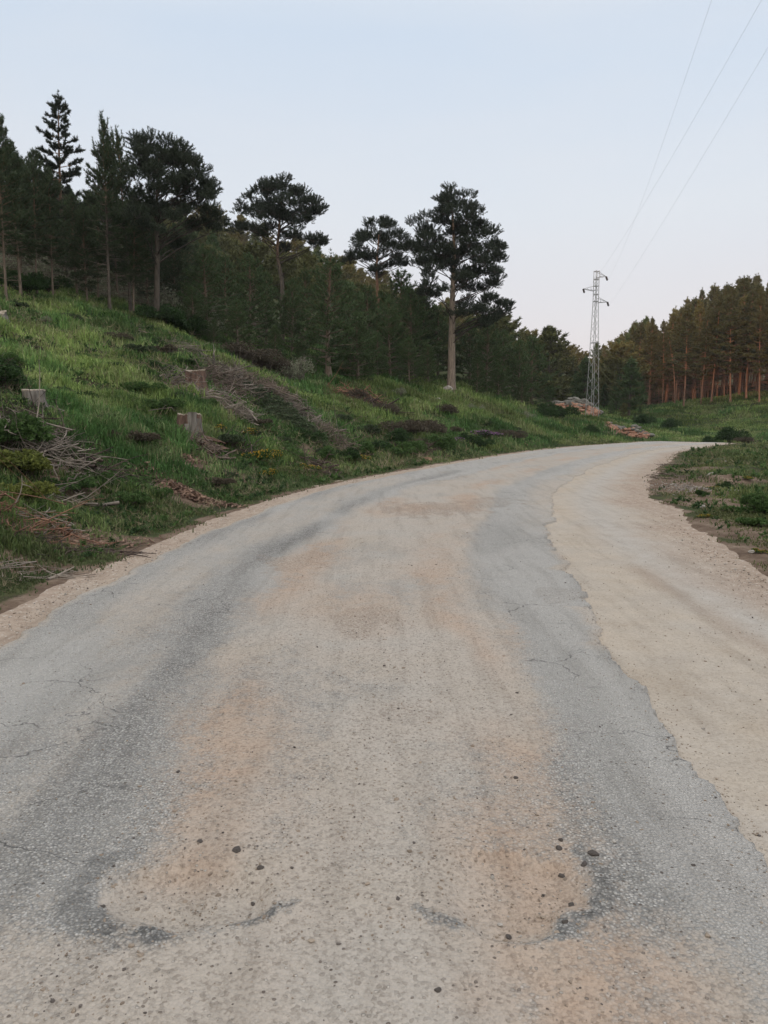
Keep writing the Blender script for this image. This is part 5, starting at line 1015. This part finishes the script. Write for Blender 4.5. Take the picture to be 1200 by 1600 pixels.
# ------------------------------------------------------------------ grass
m, t, b = mat('grass_blades'); c = attn(t, 'gcol', 'Color'); g = noise(t, objc(t), 40, 2)
c = mixc(t, mrange(t, g, .3, .7, 0, .35), c, (.05, .07, .02)); t.links.new(c, b.inputs['Base Color']); b.inputs['Roughness'].default_value = .75; b.inputs['Specular IOR Level'].default_value = .15
trn = node(t, 'ShaderNodeBsdfTranslucent', {'Color': c}); ms = node(t, 'ShaderNodeMixShader', {0: .3, 1: b.outputs[0], 2: trn.outputs[0]}); t.links.new(ms.outputs[0], t.nodes['Material Output'].inputs[0]); M['grass'] = m
def grass(name, label, x, y, hgt, dens_p, seed, k=6, wscale=1.0, dry=0.0):
    r = np.random.default_rng(seed); s, tt = road_st(x, y); u = np.where(tt < 0, tl(s)-tt, tt-tr(s)); ba = bare(x, y)
    pa = fbm(x*1.2, y*1.2, 141, 3)
    p = ss(.02, .55, u+.5*(fbm(x*2, y*2, 151, 3)-.5))*(1-.98*ba)*(.35+.65*ss(.3, .5, pa))*dens_p
    kp = r.random(len(x)) < p; x, y, u, s = x[kp], y[kp], u[kp], s[kp]; hgt = hgt[kp] if not np.isscalar(hgt) else np.full(len(x), hgt)
    N = len(x); z = height(x, y)-.02; d = np.hypot(x, y)
    hgt = hgt*(.30+.70*ss(.3, 2.2, u))*(.28+1.5*ss(.32, .68, fbm(x*.9, y*.9, 161, 4))); wd = (.0035+.00055*d)*wscale
    az = r.uniform(0, 2*PI, (N, k)); tilt = np.abs(r.normal(size=(N, k)))*.45+.1; hl = hgt[:, None]*r.uniform(.5, 1.15, (N, k))
    spread = (.03+.004*d)[:, None]; bx_ = x[:, None]+r.normal(size=(N, k))*spread; by_ = y[:, None]+r.normal(size=(N, k))*spread; bz = z[:, None]+0*az
    dx, dy = np.cos(az), np.sin(az); wx, wy = -dy*wd[:, None], dx*wd[:, None]
    m1 = np.stack([bx_+dx*hl*tilt*.35, by_+dy*hl*tilt*.35, bz+hl*.6], -1); tp = np.stack([bx_+dx*hl*tilt*1.1, by_+dy*hl*tilt*1.1, bz+hl*(1-.25*tilt)], -1)
    W_ = np.stack([wx, wy, 0*wx], -1); b0 = np.stack([bx_, by_, bz], -1)
    V = np.stack([b0-W_, b0+W_, m1-W_*.75, m1+W_*.75, tp], 2).reshape(-1, 3); nb = N*k; o = (np.arange(nb)*5)[:, None]
    T = np.concatenate([o+[0, 1, 3], o+[0, 3, 2], o+[2, 3, 4]])
    # patchy colouring
    f1 = fbm(x*.30, y*.30, 171, 3); f2 = fbm(x*1.1+9, y*1.1, 173, 3); f3 = r.random(N)
    pal = np.array([[.085, .185, .058], [.145, .25, .078], [.25, .325, .105], [.31, .30, .17], [.055, .118, .045]])
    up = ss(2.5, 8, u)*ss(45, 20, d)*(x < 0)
    w_ = np.stack([ss(.55, .40, f1)+.25, .5+0*f1, ss(.42, .58, f1)*.9+up*.9, .22*(f2 > .5)+.8*ss(.52, .66, f2)*(.3+.7*ss(.3, 2, u)), ss(.5, .35, f2)*.9], 1)
    w_[:, 3] += .5*ss(2.2, .5, u); w_ = w_**1.5; w_ /= w_.sum(1, keepdims=True); pick = (np.cumsum(w_, 1) < f3[:, None]).sum(1).clip(0, 4)
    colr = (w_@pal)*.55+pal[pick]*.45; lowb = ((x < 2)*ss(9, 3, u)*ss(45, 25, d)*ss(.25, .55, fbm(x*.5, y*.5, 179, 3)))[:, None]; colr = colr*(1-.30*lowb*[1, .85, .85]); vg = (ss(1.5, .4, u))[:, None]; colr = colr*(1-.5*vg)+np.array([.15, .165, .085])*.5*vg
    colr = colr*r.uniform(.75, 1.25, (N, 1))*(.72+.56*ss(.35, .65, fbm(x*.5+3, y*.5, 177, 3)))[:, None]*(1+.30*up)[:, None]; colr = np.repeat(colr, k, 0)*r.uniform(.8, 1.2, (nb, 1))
    colr = colr*(1-dry)+np.array([.17, .165, .08])*dry*r.uniform(.6, 1.3, (len(colr), 1))
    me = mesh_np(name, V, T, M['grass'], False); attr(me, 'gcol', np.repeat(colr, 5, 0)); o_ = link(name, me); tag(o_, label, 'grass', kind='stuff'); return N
def polar(n, r0, r1, a0, a1, seed, pw=1.0):
    r = np.random.default_rng(seed); d = r0*(r1/r0)**r.random(n)**pw; a = np.radians(r.uniform(a0, a1, n)); return d*np.sin(a), d*np.cos(a), d
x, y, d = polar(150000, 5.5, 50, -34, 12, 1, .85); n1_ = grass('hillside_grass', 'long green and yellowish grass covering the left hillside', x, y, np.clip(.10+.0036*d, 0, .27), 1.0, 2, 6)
x, y, d = polar(30000, 45, 72, -8, 20, 3); n2_ = grass('distant_grass', 'grass on the slope and mound around the pylon', x, y, .28, 1.0, 4, 5, .8)
x, y, d = polar(60000, 6.5, 56, 12, 33, 5, .9); n3_ = grass('verge_grass', 'short patchy grass on the right verge', x, y, .12, .62, 6, 6, dry=.45)
x, y, d = polar(45000, 58, 112, 14, 32, 7); n4_ = grass('meadow_grass', 'green grass on the far bank below the right wood', x, y, .22, 1.0, 8, 5, .8)
# broad-leaved weeds and dry stalks among the grass
def weeds(name, label, x, y, mt, seed, size, k, leafw, up_, keepf, mat_=None):
    r = np.random.default_rng(seed); s, tt = road_st(x, y); u = np.where(tt < 0, tl(s)-tt, tt-tr(s)); kp = (u > .25) & (r.random(len(x)) < keepf(x, y)*(1-.97*bare(x, y))*np.where(x > 2.5, .35, 1)); x, y = x[kp], y[kp]
    z = height(x, y); A = Acc(); n = len(x); sz_ = size*r.uniform(.5, 1.4, n)*np.clip(np.hypot(x, y)/22, .32, 1.25); Pt = np.c_[x, y, z+.02]
    for g in range(3): tufts(A, Pt+r.normal(size=(n, 3))*(sz_*.5)[:, None]*[1, 1, 0]+np.c_[np.zeros((n, 2)), sz_*.28*g], np.tile([0, 0, up_], (n, 1)), sz_, sz_*leafw, k, .8, r)
    me = A.mesh(name, M[mt], False); tag(link(name, me), label, 'weeds', kind='stuff')
x, y, d = polar(26000, 6, 60, -34, 33, 21, .8); weeds('leafy_weeds', 'low leafy weeds growing among the grass', x, y, 'leaf', 22, .09, 6, .28, .5, lambda a, b: ss(.45, .62, fbm(a*.9, b*.9, 201, 3)))
x, y, d = polar(20000, 6, 60, -34, 33, 23, .8); weeds('dark_ground_weeds', 'dark scrubby ground cover in patches of the grass', x, y, 'leaf_dark', 24, .10, 7, .22, .6, lambda a, b: ss(.50, .62, fbm(a*.6+5, b*.6, 203, 3)))
M['straw'] = wood_mat('straw', (.20, .16, .10), (.38, .33, .22), 5)
x, y, d = polar(16000, 6, 60, -34, 33, 25, .8); weeds('dry_stalks', 'thin dry straw coloured stalks among the grass', x, y, 'straw', 26, .20, 3, .022, 1.6, lambda a, b: ss(.42, .62, fbm(a*.5+9, b*.5, 205, 3)))
print('grass', n1_, n2_, n3_, n4_)

# ------------------------------------------------------------------ thin haze volume, added to lift the dark tones of the woods
import bmesh
bm = bmesh.new(); bmesh.ops.create_cube(bm, size=1.0); hm = bpy.data.meshes.new('haze'); bm.to_mesh(hm); bm.free()
ho = link('haze', hm); zlo, zhi = GZ[0]-1.0, GZ[1]+14
print('ground z', GZ)
ho.location = (0, 0, (zlo+zhi)/2); ho.scale = (1440, 1440, zhi-zlo)
m = bpy.data.materials.new('tone_lift_haze'); m.use_nodes = True; t = m.node_tree; t.nodes.clear()
ou = t.nodes.new('ShaderNodeOutputMaterial'); pv = t.nodes.new('ShaderNodeVolumePrincipled'); pv.inputs['Density'].default_value = .00032; pv.inputs['Color'].default_value = (.86, .88, .92, 1); pv.inputs['Anisotropy'].default_value = .2
t.links.new(pv.outputs[0], ou.inputs['Volume']); hm.materials.append(m); ho['kind'] = 'stuff'
